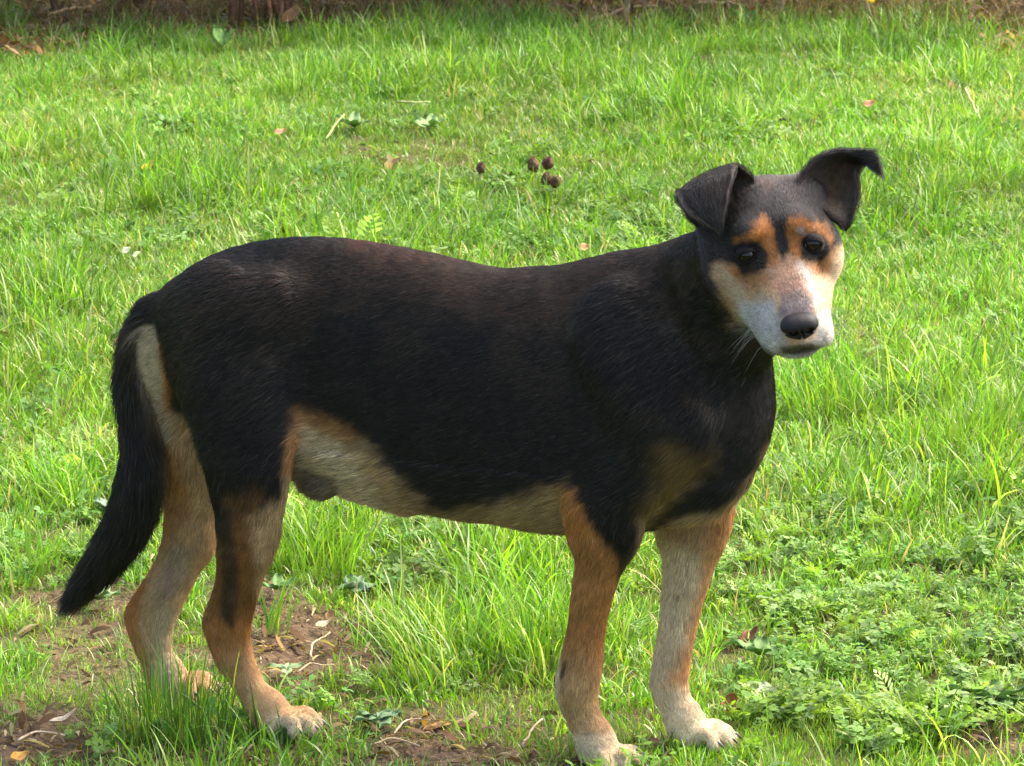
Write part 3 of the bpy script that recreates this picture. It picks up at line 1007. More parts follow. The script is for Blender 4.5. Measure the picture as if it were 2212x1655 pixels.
def crop_poly(pts):
    return [crop(*p) for p in pts]

gs, W = B.weights(V)
flow, lab = B.flow(V, gs, W)
nz1 = fnoise(V, 38, 3) - .5
nz2 = fnoise(V, 120, 5) - .5
Vm = V.copy()
Vm[:, 1] = -np.abs(V[:, 1])

def paint(col, q, poly, c, soft=10, wob=22, amt=1.0, off=0.0):
    d = poly_sd(q, poly) + nz1 * wob + nz2 * wob * .8 + off
    w = (1 - smooth(d, -soft, soft)) * amt
    return col * (1 - w[:, None]) + np.asarray(c) * w[:, None]

def coat(group):
    q = proj(Vm if group in ('torso', 'neck', 'tail') else V)
    col = np.tile(BLACK, (len(V), 1))
    if group in ('torso', 'neck', 'tail'):
        # rusty tinge along the back
        col = paint(col, q, [(740, 480), (900, 500), (1110, 560), (1340, 520), (1480, 500), (1480, 580), (1330, 660), (1100, 700), (900, 640), (760, 580)], BROWNBLK * .8, 50, 50, .8)
        col = paint(col, q, [(760, 480), (900, 500), (1040, 550), (1000, 580), (880, 572), (760, 545)], np.array([.085, .030, .014]), 22, 40, .7)
        # belly
        belly = [(650, 900), (712, 912), (800, 955), (865, 1015), (915, 1070), (955, 1112), (1010, 1104), (1100, 1082), (1180, 1062), (1250, 1040), (1262, 1250), (620, 1250)]
        col = paint(col, q, belly, SAND * .86, 24, 40)
        col = paint(col, q, [(632, 880), (700, 888), (800, 935), (760, 960), (680, 920), (640, 1000)], TAN * 1.1, 16, 26, .6)
        col = paint(col, q, [(660, 920), (760, 960), (830, 1040), (860, 1110), (700, 1250), (650, 1000)], CREAM * .85, 16, 24, .8)
        col = paint(col, q, [(668, 1010), (745, 1030), (745, 1085), (670, 1085)], np.array([.075, .055, .04]), 12, 16, .8)
        col = paint(col, q, [(960, 1095), (1100, 1085), (1245, 1050), (1250, 1200), (960, 1140)], OLIVE * 1.2, 12, 18, .8)
        # rear of the rump beside the tail
        col = paint(col, q, [(340, 700), (350, 730), (362, 800), (370, 900), (388, 980), (430, 1100), (300, 1100), (300, 700)], CREAM * .72, 5, 8)
        col = paint(col, q, [(356, 715), (370, 790), (382, 900), (400, 990), (378, 990), (364, 900), (356, 800)], ORANGE, 6, 8, .75)
        # breast
        col = paint(col, q, [(1415, 985), (1450, 955), (1540, 968), (1552, 1000), (1505, 1042), (1450, 1095), (1400, 1150), (1390, 1080), (1425, 1030)], OLIVE * [.62, .58, .45], 34, 50, .85)
        col = paint(col, q, [(1400, 1150), (1385, 1100), (1440, 1050), (1460, 1075)], SAND, 12, 14, .6)
        col = paint(col, q, [(1660, 940), (1640, 1000), (1575, 1075), (1450, 1125), (1420, 1200), (1700, 1200), (1700, 960)], SAND * .85, 12, 20)
        col = paint(col, q, [(1238, 690), (1270, 672), (1282, 690), (1262, 715), (1240, 720)], GREY * .7, 10, 8, .6)       # scar on the shoulder
        col = paint(col, q, [(1425, 700), (1462, 690), (1475, 715), (1445, 722)], GREY * .45, 10, 8, .5)
    if group == 'tail':
        col = np.tile(BLACK * 1.15, (len(V), 1))
        col = paint(col, q, [(345, 930), (360, 980), (368, 1060), (352, 1120), (340, 1050), (336, 960)], OLIVE, 6, 16, .6)
        col = paint(col, q, [(100, 1312), (160, 1312), (160, 1400), (100, 1400)], GREY * 1.5, 8, 8, .7)
    if group == 'near_hind':
        col = paint(col, q, [(655, 890), (630, 940), (612, 1010), (606, 1070), (592, 1120), (560, 1160), (530, 1220), (520, 1400), (520, 1650), (760, 1650), (760, 890)], SAND * .95, 8, 16)
        col = paint(col, q, [(655, 890), (630, 940), (610, 1010), (640, 1000), (665, 930)], ORANGE, 8, 14, .8)
        col = paint(col, q, [(480, 1060), (570, 1040), (596, 1120), (570, 1260), (510, 1280)], TAN * .30, 16, 40, .85)
        col = paint(col, q, [(380, 1235), (470, 1225), (482, 1320), (500, 1345), (518, 1300), (530, 1230), (640, 1230), (640, 1640), (380, 1640)], TAN * 1.15, 8, 14)
        col = paint(col, q, [(535, 1100), (620, 1050), (620, 1180), (585, 1330), (560, 1340), (545, 1250)], SAND * 1.0, 10, 14, .8)
        col = paint(col, q, [(500, 1420), (640, 1360), (760, 1640), (500, 1640)], SAND * 1.25, 60, 24, .9)
        col = paint(col, q, [(580, 1545), (760, 1545), (760, 1640), (560, 1640)], CREAM, 14, 10, .8)
        col = paint(col, q, [(440, 1150), (480, 1135), (530, 1110), (620, 1100), (620, 1330), (440, 1330)], TAN * .62, 26, 40, .9)
        col = paint(col, q, [(548, 1130), (620, 1070), (620, 1180), (585, 1330), (565, 1340), (552, 1250)], SAND * 1.05, 12, 16, .85)
        col = paint(col, q, [(470, 1080), (505, 1080), (516, 1200), (510, 1300), (496, 1338), (478, 1330), (484, 1240), (472, 1160)], BLACK * 3, 9, 22, .8)
        col = paint(col, q, [(345, 700), (366, 760), (372, 860), (380, 930), (340, 960)], TAN, 5, 8, .8)
    if group == 'far_hind':
        col = np.tile(SAND * 1.08, (len(V), 1))
        col = paint(col, q, [(340, 690), (378, 690), (388, 940), (330, 940)], CREAM * .72, 10, 12, .9)
        col = paint(col, q, [(300, 1180), (345, 1200), (310, 1280), (300, 1340), (318, 1420), (330, 1520), (200, 1520), (200, 1300)], TAN * 1.25, 9, 10)
        col = paint(col, q, [(400, 960), (420, 1100), (350, 1190), (330, 1100), (350, 960)], TAN * 1.2, 14, 22, .6)
        col = paint(col, q, [(372, 1170), (420, 1180), (395, 1260), (350, 1310), (335, 1280)], GREY * 1.3, 14, 16, .5)
        col = paint(col, q, [(330, 1320), (400, 1300), (390, 1500), (345, 1500)], CREAM * .85, 12, 12, .7)
    if group in ('near_front', 'far_front'):
        col = paint(col, q, [(1415, 985), (1450, 955), (1540, 968), (1552, 1000), (1505, 1042), (1450, 1095), (1400, 1150), (1385, 1090), (1425, 1030)], OLIVE * [.62, .58, .45], 34, 50, .85)
    if group == 'near_front':
        col = paint(col, q, [(1225, 1040), (1262, 1050), (1272, 1090), (1288, 1120), (1312, 1160), (1345, 1205), (1372, 1195), (1440, 1130), (1440, 1800), (1100, 1800), (1150, 1040)], TAN * 1.15 + .01, 12, 28)
        col = paint(col, q, [(1225, 1050), (1262, 1056), (1270, 1090), (1280, 1140), (1250, 1150), (1225, 1140)], ORANGE * .95, 8, 10, .6)
        col = paint(col, q, [(1345, 1190), (1400, 1150), (1360, 1270), (1345, 1340), (1326, 1410), (1318, 1400), (1326, 1300)], BLACK * 2, 5, 10, .85)
        col = paint(col, q, [(1200, 1440), (1330, 1440), (1330, 1500), (1460, 1700), (1180, 1700)], SAND * 1.2, 75, 24, .95)
        col = paint(col, q, [(1195, 1340), (1222, 1340), (1216, 1420), (1212, 1500), (1236, 1640), (1180, 1640)], CREAM, 7, 8, .9)
        col = paint(col, q, [(1295, 1420), (1340, 1400), (1330, 1490), (1300, 1520)], ORANGE, 6, 8, .6)
        col = paint(col, q, [(1210, 1590), (1500, 1560), (1500, 1760), (1210, 1760)], CREAM * 1.0, 14, 12, .85)
        col = paint(col, q, [(1222, 1418), (1228, 1420), (1222, 1448), (1214, 1470), (1212, 1450)], BLACK * 2, 2.5, 3, .9)
        col = paint(col, q, [(1380, 1100), (1420, 1100), (1400, 1180), (1370, 1200)], SAND * .8, 8, 12, .5)
    if group == 'far_front':
        qq = q
        leg = [(1400, 1085), (1620, 1060), (1640, 1800), (1300, 1800)]
        col = paint(col, qq, leg, CREAM * 1.0, 18, 26)
        col = paint(col, qq, [(1560, 1070), (1610, 1080), (1560, 1250), (1530, 1420), (1500, 1480), (1440, 1470), (1480, 1380), (1505, 1280), (1520, 1160)], TAN * 1.5, 20, 22, .75)
        col = paint(col, qq, [(1425, 1090), (1600, 1070), (1560, 1140), (1500, 1180), (1430, 1150)], TAN, 22, 20, .6)
        col = paint(col, qq, [(1390, 1545), (1700, 1545), (1700, 1700), (1390, 1700)], CREAM * 1.1, 16, 14, .85)
        col = paint(col, qq, [(1399, 1485), (1410, 1490), (1418, 1525), (1408, 1528)], BLACK * 3, 3, 4, .8)
    if group == 'head':
        u, s, t = head_coords([V[:, 0], V[:, 1], V[:, 2]])
        front = smooth(u, -.105, -.07)
        top = np.array([.030, .026, .025])
        col = paint(col, q, crop_poly([(620, 560), (720, 300), (1010, 300), (1300, 560), (1300, 640), (900, 560), (640, 620)]), top, 16, 20, .8)
        col = paint(col, q, crop_poly([(705, 330), (760, 260), (990, 250), (1010, 330), (860, 350), (800, 420)]), np.array([.14, .085, .062]), 9, 16, .75)
        face = crop_poly([(500, 845), (560, 870), (610, 930), (720, 965), (800, 920), (850, 890), (870, 810), (905, 815), (960, 800), (990, 840), (1060, 880), (1150, 880), (1215, 820), (1245, 770), (1340, 740), (1340, 1800), (500, 1800), (560, 1240), (480, 1080), (425, 960), (420, 880)])
        col = paint(col, q, face, SAND * .8, 9, 14)
        c2 = col.copy()
        col = paint(col, q, crop_poly([(500, 900), (590, 950), (700, 1010), (640, 1150), (520, 1080)]), CREAM * .7, 14, 18, .7)
        col = paint(col, q, crop_poly([(560, 900), (640, 945), (790, 950), (830, 1010), (700, 1090), (610, 1030)]), TAN * 1.05, 14, 18, .75)
        col = paint(col, q, crop_poly([(560, 860), (620, 960), (600, 980), (520, 900)]), ORANGE, 7, 8, .8)
        col = paint(col, q, crop_poly([(1040, 880), (1200, 850), (1240, 800), (1275, 850), (1200, 960), (1110, 960)]), TAN * 1.1, 12, 16, .8)
        col = paint(col, q, crop_poly([(1235, 820), (1310, 800), (1290, 980), (1225, 1020), (1215, 930)]), CREAM * .85, 12, 14, .8)
        col = paint(col, q, crop_poly([(800, 900), (900, 830), (1010, 860), (1060, 980), (1080, 1060), (860, 1080), (820, 1000)]), np.array([.33, .19, .125]), 10, 14, .85)
        col = paint(col, q, crop_poly([(900, 990), (1010, 960), (1060, 1060), (960, 1110), (870, 1090)]), np.array([.21, .115, .085]), 8, 12, .7)
        col = paint(col, q, crop_poly([(610, 1120), (780, 1100), (860, 1110), (880, 1250), (930, 1420), (1300, 1420), (1300, 1800), (600, 1800)]), WHITE * .56, 16, 18, .88)
        col = paint(col, q, crop_poly([(640, 1060), (790, 1010), (870, 1060), (800, 1130), (660, 1150)]), SAND * .8, 12, 12, .6)
        col = paint(col, q, crop_poly([(1000, 870), (1070, 910), (1120, 1010), (1140, 1180), (1400, 1180), (1400, 1500), (1080, 1430), (1120, 1250), (1090, 1080), (1040, 980)]), WHITE * .66, 12, 14, .85)
        col = paint(col, q, crop_poly([(1120, 960), (1300, 960), (1260, 1170), (1140, 1130)]), CREAM * 1.1, 10, 10, .75)
        col = paint(col, q, crop_poly([(870, 1140), (980, 1060), (1090, 1090), (1120, 1230), (880, 1240)]), np.array([.155, .125, .13]), 8, 12, .92)
        col = paint(col, q, crop_poly([(880, 1080), (1050, 1070), (1060, 1120), (900, 1130)]), np.array([.11, .075, .07]), 8, 12, .7)
        col = paint(col, q, crop_poly([(885, 1430), (980, 1412), (1090, 1405), (1165, 1440), (1100, 1465), (1000, 1480), (910, 1470)]), np.array([.055, .045, .036]), 6, 6, .9)
        col = paint(col, q, crop_poly([(680, 1395), (720, 1410), (800, 1480), (780, 1490), (700, 1430)]), BLACK * 2, 4, 4, .9)
        col = paint(col, q, crop_poly([(690, 1360), (735, 1390), (800, 1440), (900, 1480), (900, 1500), (780, 1480), (700, 1410)]), BLACK * 3, 4, 6, .75)
        # brows
        col = paint(col, q, crop_poly([(578, 745), (600, 700), (675, 660), (700, 620), (745, 575), (800, 600), (845, 660), (872, 760), (858, 860), (815, 880), (785, 790), (725, 735), (640, 715)]), (ORANGE * .6 + TAN * .3), 9, 24, .86)
        col = paint(col, q, crop_poly([(918, 650), (950, 570), (1010, 545), (1090, 580), (1180, 620), (1218, 690), (1212, 750), (1180, 690), (1110, 668), (1030, 690), (1000, 750), (1000, 830), (940, 800), (915, 730)]), (ORANGE * .6 + TAN * .3), 9, 24, .86)
        col = paint(col, q, crop_poly([(985, 650), (1015, 615), (1050, 640), (1040, 680), (1010, 690)]), GREY * 1.3, 4, 6, .8)
        # dark stripe and dark rings round the eyes
        col = paint(col, q, crop_poly([(850, 600), (920, 600), (915, 700), (925, 800), (900, 850), (875, 790), (868, 700)]), BLACK * 2, 5, 8, .9)
        for (ex, ey, ax_, ay_, tl) in ((700, 828, 112, 80, .35), (1112, 768, 92, 84, -.2)):
            ex, ey = crop(ex, ey)
            dx, dy = q[:, 0] - ex, q[:, 1] - ey
            a_, b_ = dx * math.cos(tl) + dy * math.sin(tl), -dx * math.sin(tl) + dy * math.cos(tl)
            e = np.sqrt((a_ / (ax_ * .3214)) ** 2 + (b_ / (ay_ * .3214)) ** 2) + nz2 * .5
            w = (1 - smooth(e, .82, 1.12))[:, None]
            col = col * (1 - w) + BLACK * 1.3 * w
        # throat under the jaw
        w = (1 - front)[:, None]
        col = col * (1 - w) + BLACK * w
    return col

COLV = np.zeros((len(V), 3))
for i, g in enumerate(gs):
    m = W[:, i] > 1e-3
    if m.any():
        COLV += coat(g) * W[:, i:i + 1]

# hair flow: back over the trunk, up the face, along the limbs
fl = flow.copy()
isn = {g: lab == i for i, g in enumerate(gs)}
fl[isn['torso']] = [-1, 0, -.42]
m = isn['neck']
fl[m] = np.array([-.85, 0, -.55]) 
m = isn['head']
hu, hs_, ht = head_coords([V[:, 0], V[:, 1], V[:, 2]])
face_dir = -HM[0][None] + (np.sign(hs_) * .25 * smooth(np.abs(hs_), 0, .03))[:, None] * HM[1][None]
low = smooth(-ht, .03, .07)[:, None]
face_dir = face_dir * (1 - low * .3) - HM[2][None] * low * .5
fl[m] = face_dir[m]
for g in ('near_front', 'far_front', 'near_hind', 'far_hind'):
    up = isn[g] & (V[:, 2] > .34)
    fl[up] = fl[up] * .10 + np.array([-.75, 0, -.5 if 'front' in g else -.38])
    mid = isn[g] & (V[:, 2] > .24) & (V[:, 2] <= .34)
    fl[mid] = fl[mid] * .6 + np.array([-.3, 0, -.4])

# hair length and stand-off
LEN = np.full(len(V), .0105)
STA = np.full(len(V), .16)
for g in ('near_front', 'far_front', 'near_hind', 'far_hind'):
    k = smooth(V[:, 2], .15, .42)
    LEN = np.where(isn[g], .0085 + .010 * k, LEN)
LEN = np.where(isn['neck'], .0135, LEN)
LEN = np.where(isn['tail'], .028, LEN); STA = np.where(isn['tail'], .30, STA)
hl = .0045 + .009 * smooth(-hu, -.01, .07)
LEN = np.where(isn['head'], hl, LEN); STA = np.where(isn['head'], .18, STA)
LEN = np.where(V[:, 2] < .05, .0036, LEN)
under = (isn['torso']) & (V[:, 2] < .36)
LEN = np.where(under, .020, LEN); STA = np.where(under, .22, STA)

# ---- join ears and eyelids to the body mesh
allV, allQ, allC, allF, allL, allS = [V], [Q], [COLV], [fl], [LEN], [STA]
off = len(V)
for which, (ev, eq, ef, side, vc, wc) in (('L', earL), ('R', earR)):
    n0 = fnoise(ev, 60, 11)
    c = np.tile(np.array([.026, .023, .022]), (len(ev), 1))
    # inner face of the ear: sparse tan down on dark skin
    n_in = side if which == 'R' else side
    b = (fnoise(ev, 90, 21) > .5)
    inner = np.array([.13, .075, .035])
    cup = side & (vc < .62) & (which == 'R')
    ctr = np.clip(1 - np.abs(wc - .55) * 2.6, 0, 1) * np.clip(1 - np.abs(vc - .28) * 3.2, 0, 1)
    w = (cup * np.clip(.15 + ctr * 1.1, 0, 1) * (.5 + .5 * n0))[:, None]
    c = c * (1 - w) + inner * w
    # worn paler hair on the edges
    ed = np.clip(1 - np.minimum(wc, 1 - wc) * 14, 0, 1) * (vc > .45)
    c = c * (1 - .55 * ed[:, None]) + np.array([.13, .10, .085]) * .55 * ed[:, None]
    allV.append(ev); allQ.append(eq + off); allC.append(c)
    allF.append(ef); allL.append(.0055 + .004 * (np.minimum(wc, 1 - wc) < .06) + .003 * fnoise(ev, 80, 77)); allS.append(np.full(len(ev), .22))
    off += len(ev)
for (lv, lf, ll) in lids:
    allV.append(lv); allQ.append(lf + off); allC.append(np.tile(BLACK * 1.1, (len(lv), 1)))
    allF.append(np.tile(-HM[0], (len(lv), 1))); allL.append(ll); allS.append(np.full(len(lv), .1))
    off += len(lv)
V = np.concatenate(allV); Q = np.concatenate(allQ); COLV = np.concatenate(allC)
FL = np.concatenate(allF); LEN = np.concatenate(allL); STA = np.concatenate(allS)

body_mat = principled('coat_skin', rough=.75, spec=.15, attr='Col')
root = bpy.data.objects.new('dog', None)
COL.objects.link(root)
root.location = DOG_O
root.rotation_euler = (0, 0, -DOG_TH)
root.empty_display_size = .2
root['label'] = 'black and tan dog with folded ears and grey muzzle standing side-on in the grass'
root['category'] = 'dog'
body_me = new_mesh('body', V, Q, body_mat, cols=COLV)
body = link('body', body_me, root)

# ------------------------------------------------------------------ fur
def make_fur(name, N, seed):
    r = np.random.default_rng(seed)
    T = np.concatenate([Q[:, [0, 1, 2]], Q[:, [0, 2, 3]]])
    a, b, c = V[T[:, 0]], V[T[:, 1]], V[T[:, 2]]
    cr = np.cross(b - a, c - a)
    ar = np.linalg.norm(cr, axis=1)
    ln = LEN[T].mean(1)
    # denser where the hair is short (face, ears, legs)
    dens = np.where(ln < .004, 2.5, np.where(ln < .0125, 1.5, 1.0)) * (ln > .002)
    ctr = (a + b + c) / 3
    nrm = cr / (ar[:, None] + 1e-12)
    tocam = to_local(CAM) - ctr
    facing = (nrm * tocam).sum(1) / np.linalg.norm(tocam, axis=1)
    dens = dens * np.where(facing > -.25, 1, .35)
    p = ar * dens; p = p / p.sum()
    t = r.choice(len(T), N, p=p)
    u, v = r.random(N), r.random(N)
    fl_ = u + v > 1
    u[fl_], v[fl_] = 1 - u[fl_], 1 - v[fl_]
    w = 1 - u - v
    bc = lambda A: A[T[t, 0]] * w[:, None] + A[T[t, 1]] * u[:, None] + A[T[t, 2]] * v[:, None]
    bs = lambda A: A[T[t, 0]] * w + A[T[t, 1]] * u + A[T[t, 2]] * v
    p0 = bc(V); nn = nrm[t]
    d = bc(FL)
    # smooth wander of the flow gives locks, the fine part frays them
    wv = np.stack([fnoise(p0, 26, 31) - .5, fnoise(p0, 26, 32) - .5, fnoise(p0, 26, 33) - .5], 1)
    wf = np.stack([vnoise(p0, 170, 41) - .5, vnoise(p0, 170, 42) - .5, vnoise(p0, 170, 43) - .5], 1)
    dn = np.linalg.norm(d, axis=1)[:, None] + 1e-9
    d = d / dn + wv * .55 + wf * .25 + (r.random((N, 3)) - .5) * .22
    d -= nn * (d * nn).sum(1)[:, None]
    d /= np.linalg.norm(d, axis=1)[:, None] + 1e-9
    L = bs(LEN) * (.6 + .6 * r.random(N))
    S = bs(STA) * (.5 + r.random(N)) + .5 * (vnoise(p0, 90, 51) - .5) * .2
    L = L[:, None]; S = S[:, None]
    g = np.array([0, 0, -1.0])
    P1 = p0 + L * .35 * (d * .9 + nn * (S + .25))
    P2 = P1 + L * .35 * (d + nn * S * .8 + g * .03)
    P3 = P2 + L * .35 * (d + nn * S * .3 + g * .10)
    pts = np.stack([p0 - nn * .0006, P1, P2, P3], 1).reshape(-1, 3)
    hc = bpy.data.hair_curves.new(name)
    hc.add_curves([4] * N)
    hc.attributes['position'].data.foreach_set('vector', pts.astype(np.float32).ravel())
    rad = np.clip(bs(LEN) / .016, .62, 1.15) * .00017 * (.7 + .6 * r.random(N))
    rr = (rad[:, None] * np.array([1, .95, .7, .15])[None]).astype(np.float32)
    at = hc.attributes.get('radius') or hc.attributes.new('radius', 'FLOAT', 'POINT')
    at.data.foreach_set('value', rr.ravel())
    col = bc(COLV)
    lum = col.mean(1)
    k = r.random(N)
    f = np.where(lum < .04, np.exp(r.normal(0, .32, N)), np.exp(r.normal(0, np.where(lum > .4, .34, .26))))
    lock = np.exp(1.5 * (fnoise(p0 * [1, 1, 1.8], 130, 61) - .5) + 1.1 * (fnoise(p0, 34, 62) - .5))
    col = col * (f * np.where(lum < .06, lock, lock ** .45))[:, None]
    patchy = fnoise(p0, 16, 63)
    # some rusty and some grey hairs in the black
    dark = lum < .05
    brown = dark & (k < .10 + .45 * smooth(patchy, .4, .7) * smooth(p0[:, 2], .38, .52))
    col[brown] = col[brown] * .3 + BROWNBLK * (.5 + r.random(brown.sum()))[:, None]
    grey = dark & (k > .992)
    col[grey] = np.array([.10, .09, .085])
    light = (lum > .12)
    tipd = light & (k < .13)
    col[tipd] *= .35
    ca = hc.attributes.new('hair_col', 'FLOAT_COLOR', 'CURVE')
    cc = np.ones((N, 4), np.float32); cc[:, :3] = np.clip(col, 0, 1)
    ca.data.foreach_set('color', cc.ravel())
    hc.materials.append(fur_mat)
    o = bpy.data.objects.new(name, hc)
    COL.objects.link(o)
    o.parent = body
    o['kind'] = 'stuff'
    return o
fur_mat = principled('coat_hair', rough=.5, spec=.35, attr='hair_col')
fb = fur_mat.node_tree.nodes['Principled BSDF']
fb.inputs['Roughness'].default_value = .48
fb.inputs['Specular IOR Level'].default_value = .34
make_fur('fur', 950000, 5)

# ------------------------------------------------------------------ eyes
def sphere(n=24, m=32):
    vs_, fs = [], []
    for i in range(n + 1):
        for j in range(m):
            th, ph = math.pi * i / n, 2 * math.pi * j / m
            vs_.append((math.sin(th) * math.cos(ph), math.sin(th) * math.sin(ph), math.cos(th)))
    for i in range(n):
        for j in range(m):
            fs.append((i * m + j, (i + 1) * m + j, (i + 1) * m + (j + 1) % m, i * m + (j + 1) % m))
    return np.array(vs_), np.array(fs)
eye_mat = principled('eyeball', rough=.12, spec=.3, attr='Col')
sv, sf = sphere()
for k, (c, ax, a, b) in enumerate(EYES):
    look = ax + (a * .02 if k == 0 else a * .16 + b * .12)
    look /= np.linalg.norm(look)
    a2 = a - look * (a @ look); a2 /= np.linalg.norm(a2)
    b2 = np.cross(look, a2)
    Rm = np.stack([a2, b2, look])
    z = sv[:, 2]
    bulge = 1 + .045 * smooth(z, .72, .95)
    pv = (sv * bulge[:, None] * .0113) @ Rm + c
    col = np.tile([.50, .42, .38] if k else [.06, .04, .03], (len(sv), 1))
    iris = smooth(z, .55, .60)[:, None]
    col = col * (1 - iris) + np.array([.022, .010, .005]) * iris
    pup = smooth(z, .84, .88)[:, None]
    col = col * (1 - pup) + np.array([.002, .002, .002]) * pup
    link('eye', new_mesh('eye', pv, sf, eye_mat, cols=col), root)

# ------------------------------------------------------------------ nose leather
NB = Field()
def nell(c, r, k, op='u', axes=None):
    NB.ellipsoid('nose', hd(*c), np.array(r), HM if axes is None else axes, k=k, op=op)
nell((.112, 0, -.034), (.0145, .0195, .0120), .006)
nell((.112, 0, -.042), (.0150, .0115, .0110), .006)
for sg in (-1, 1):
    nell((.112, sg * .0105, -.036), (.0130, .0095, .0100), .006)
    nell((.1245, sg * .0088, -.0375), (.0075, .0042, .0034), .0025, 's')
    nell((.119, sg * .0175, -.0400), (.0085, .0045, .0018), .002, 's')
nell((.127, 0, -.045), (.006, .0012, .012), .002, 's')
nlo, nhi = hd(.112, 0, -.036) - .03, hd(.112, 0, -.036) + .03
Fn, _ = NB.eval(nlo, nhi, .0009)
nv_, nq_ = surface_nets(Fn, nlo, .0009)
nose_mat = principled('nose_leather', (.007, .006, .006), rough=.5, spec=.22, bump=(900, .6, .0008))
link('nose', new_mesh('nose', nv_, nq_, nose_mat), root)

# ------------------------------------------------------------------ claws
claw_mat = principled('claw_horn', (.035, .025, .02), rough=.35, spec=.5)
for c, d in CLAWS:
    d = d / np.linalg.norm(d)
    up = np.array([0, 0, 1.0])
    sd = np.cross(d, up); sd /= np.linalg.norm(sd)
    ring = []
    L = .011
    for i in range(6):
        t = i / 5
        ctr = c + d * L * t + np.array([0, 0, -.0055 * t * t])
        r = .0028 * (1 - t) ** .6 + .0002
        for j in range(8):
            an = 2 * math.pi * j / 8
            ring.append(ctr + (sd * math.cos(an) * .8 + up * math.sin(an)) * r)
    fc = [(i * 8 + j, i * 8 + (j + 1) % 8, (i + 1) * 8 + (j + 1) % 8, (i + 1) * 8 + j) for i in range(5) for j in range(8)]
    link('claw', new_mesh('claw', ring, np.array(fc), claw_mat), root)

# ------------------------------------------------------------------ whiskers
wr = np.random.default_rng(8)
wp = []
for sg in (-1, 1):
    for i in range(11):
        u = wr.uniform(.055, .098); t = wr.uniform(-.062, -.040)
        w0 = hd(u, sg * .0375, t)
        d = HM[1] * sg * wr.uniform(.6, 1) + HM[0] * wr.uniform(-.1, .5) - HM[2] * wr.uniform(.1, .7)
        d /= np.linalg.norm(d); L = wr.uniform(.025, .055)
        for q in range(5):
            w = w0 + d * L * q / 4 - HM[2] * .012 * (q / 4) ** 2 - HM[1] * sg * .012 * (1 - q / 4 if q == 0 else 0)
            wp.append(w)
wh = bpy.data.hair_curves.new('whiskers')
wh.add_curves([5] * (len(wp) // 5))
wh.attributes['position'].data.foreach_set('vector', np.array(wp, np.float32).ravel())
wa = wh.attributes.get('radius') or wh.attributes.new('radius', 'FLOAT', 'POINT')
wa.data.foreach_set('value', np.tile(np.array([.00014, .00013, .00011, .00008, .00003], np.float32), len(wp) // 5))
wh.materials.append(principled('whisker', (.22, .20, .18), rough=.4))
wo = bpy.data.objects.new('whiskers', wh); COL.objects.link(wo); wo.parent = body
wo['kind'] = 'stuff'

# ------------------------------------------------------------------ small things lying and growing in the lawn
thing_mat = leaf_mat('small_leaf', rough=.6, trans=.35, spec=.2, tint=False)
dry_mat = principled('dry_plant', rough=.75, spec=.2, attr='Col', noise=(60, .5, (.16, .09, .045)), bump=(300, .5, .002))
r5 = np.random.default_rng(99)

def at_ground(px, py):
    g = ground(px, py)
    g = ground(px, py, float(zg(g[0], g[1])[0]))
    return g[0], g[1], float(zg(g[0], g[1])[0])

def leaf_mesh(name, L, Wd, col, seed, curl=.5, lobes=0, cup=.25, mat=None, nl=12, nw=7, thick=.0004):
    """a leaf blade along +x with midrib fold, curl, wavy or lobed edge and a real thickness"""
    r = np.random.default_rng(seed)
    t = np.linspace(0, 1, nl); s = np.linspace(-1, 1, nw)
    ang = curl * t
    cx = np.cumsum(np.cos(ang)) * L / nl; cz = np.cumsum(np.sin(ang)) * L / nl
    w = Wd * .5 * np.sin(math.pi * np.clip(t, .03, .985) ** .8) ** .8
    if lobes:
        w = w * (1 + .28 * np.sin(t * math.pi * 2 * lobes + r.uniform(0, 6)))
    v, c = [], []
    for side in (1, -1):
        for i in range(nl):
            for j in range(nw):
                a = abs(s[j]) ** 1.3
                wav = .08 * Wd * math.sin(t[i] * 9 + j) * a
                v.append((cx[i], s[j] * w[i], cz[i] + cup * Wd * a * .6 + wav + side * thick / 2))
                vein = 1 - .25 * (abs(s[j]) < .1) + .12 * math.sin(i * 2.1 + abs(s[j]) * 5)
                c.append(np.clip(np.array(col) * vein * (1 + r.normal(0, .10)), 0, 1))
    f = []
    for i in range(nl - 1):
        for j in range(nw - 1):
            a = i * nw + j
            f.append((a, a + nw, a + nw + 1, a + 1)); b = a + nl * nw
            f.append((b + 1, b + nw + 1, b + nw, b))
    N = nl * nw
    edge = [(k, 0) for k in range(nl)] + [(nl - 1, k) for k in range(1, nw)] + [(k, nw - 1) for k in range(nl - 2, -1, -1)] + [(0, k) for k in range(nw - 2, 0, -1)]
    ids = [a * nw + b for a, b in edge]
    for k in range(len(ids)):
        x, y = ids[k], ids[(k + 1) % len(ids)]
        f.append((y, x, x + N, y + N))
    return new_mesh(name, v, np.array(f), mat or thing_mat, cols=np.array(c))

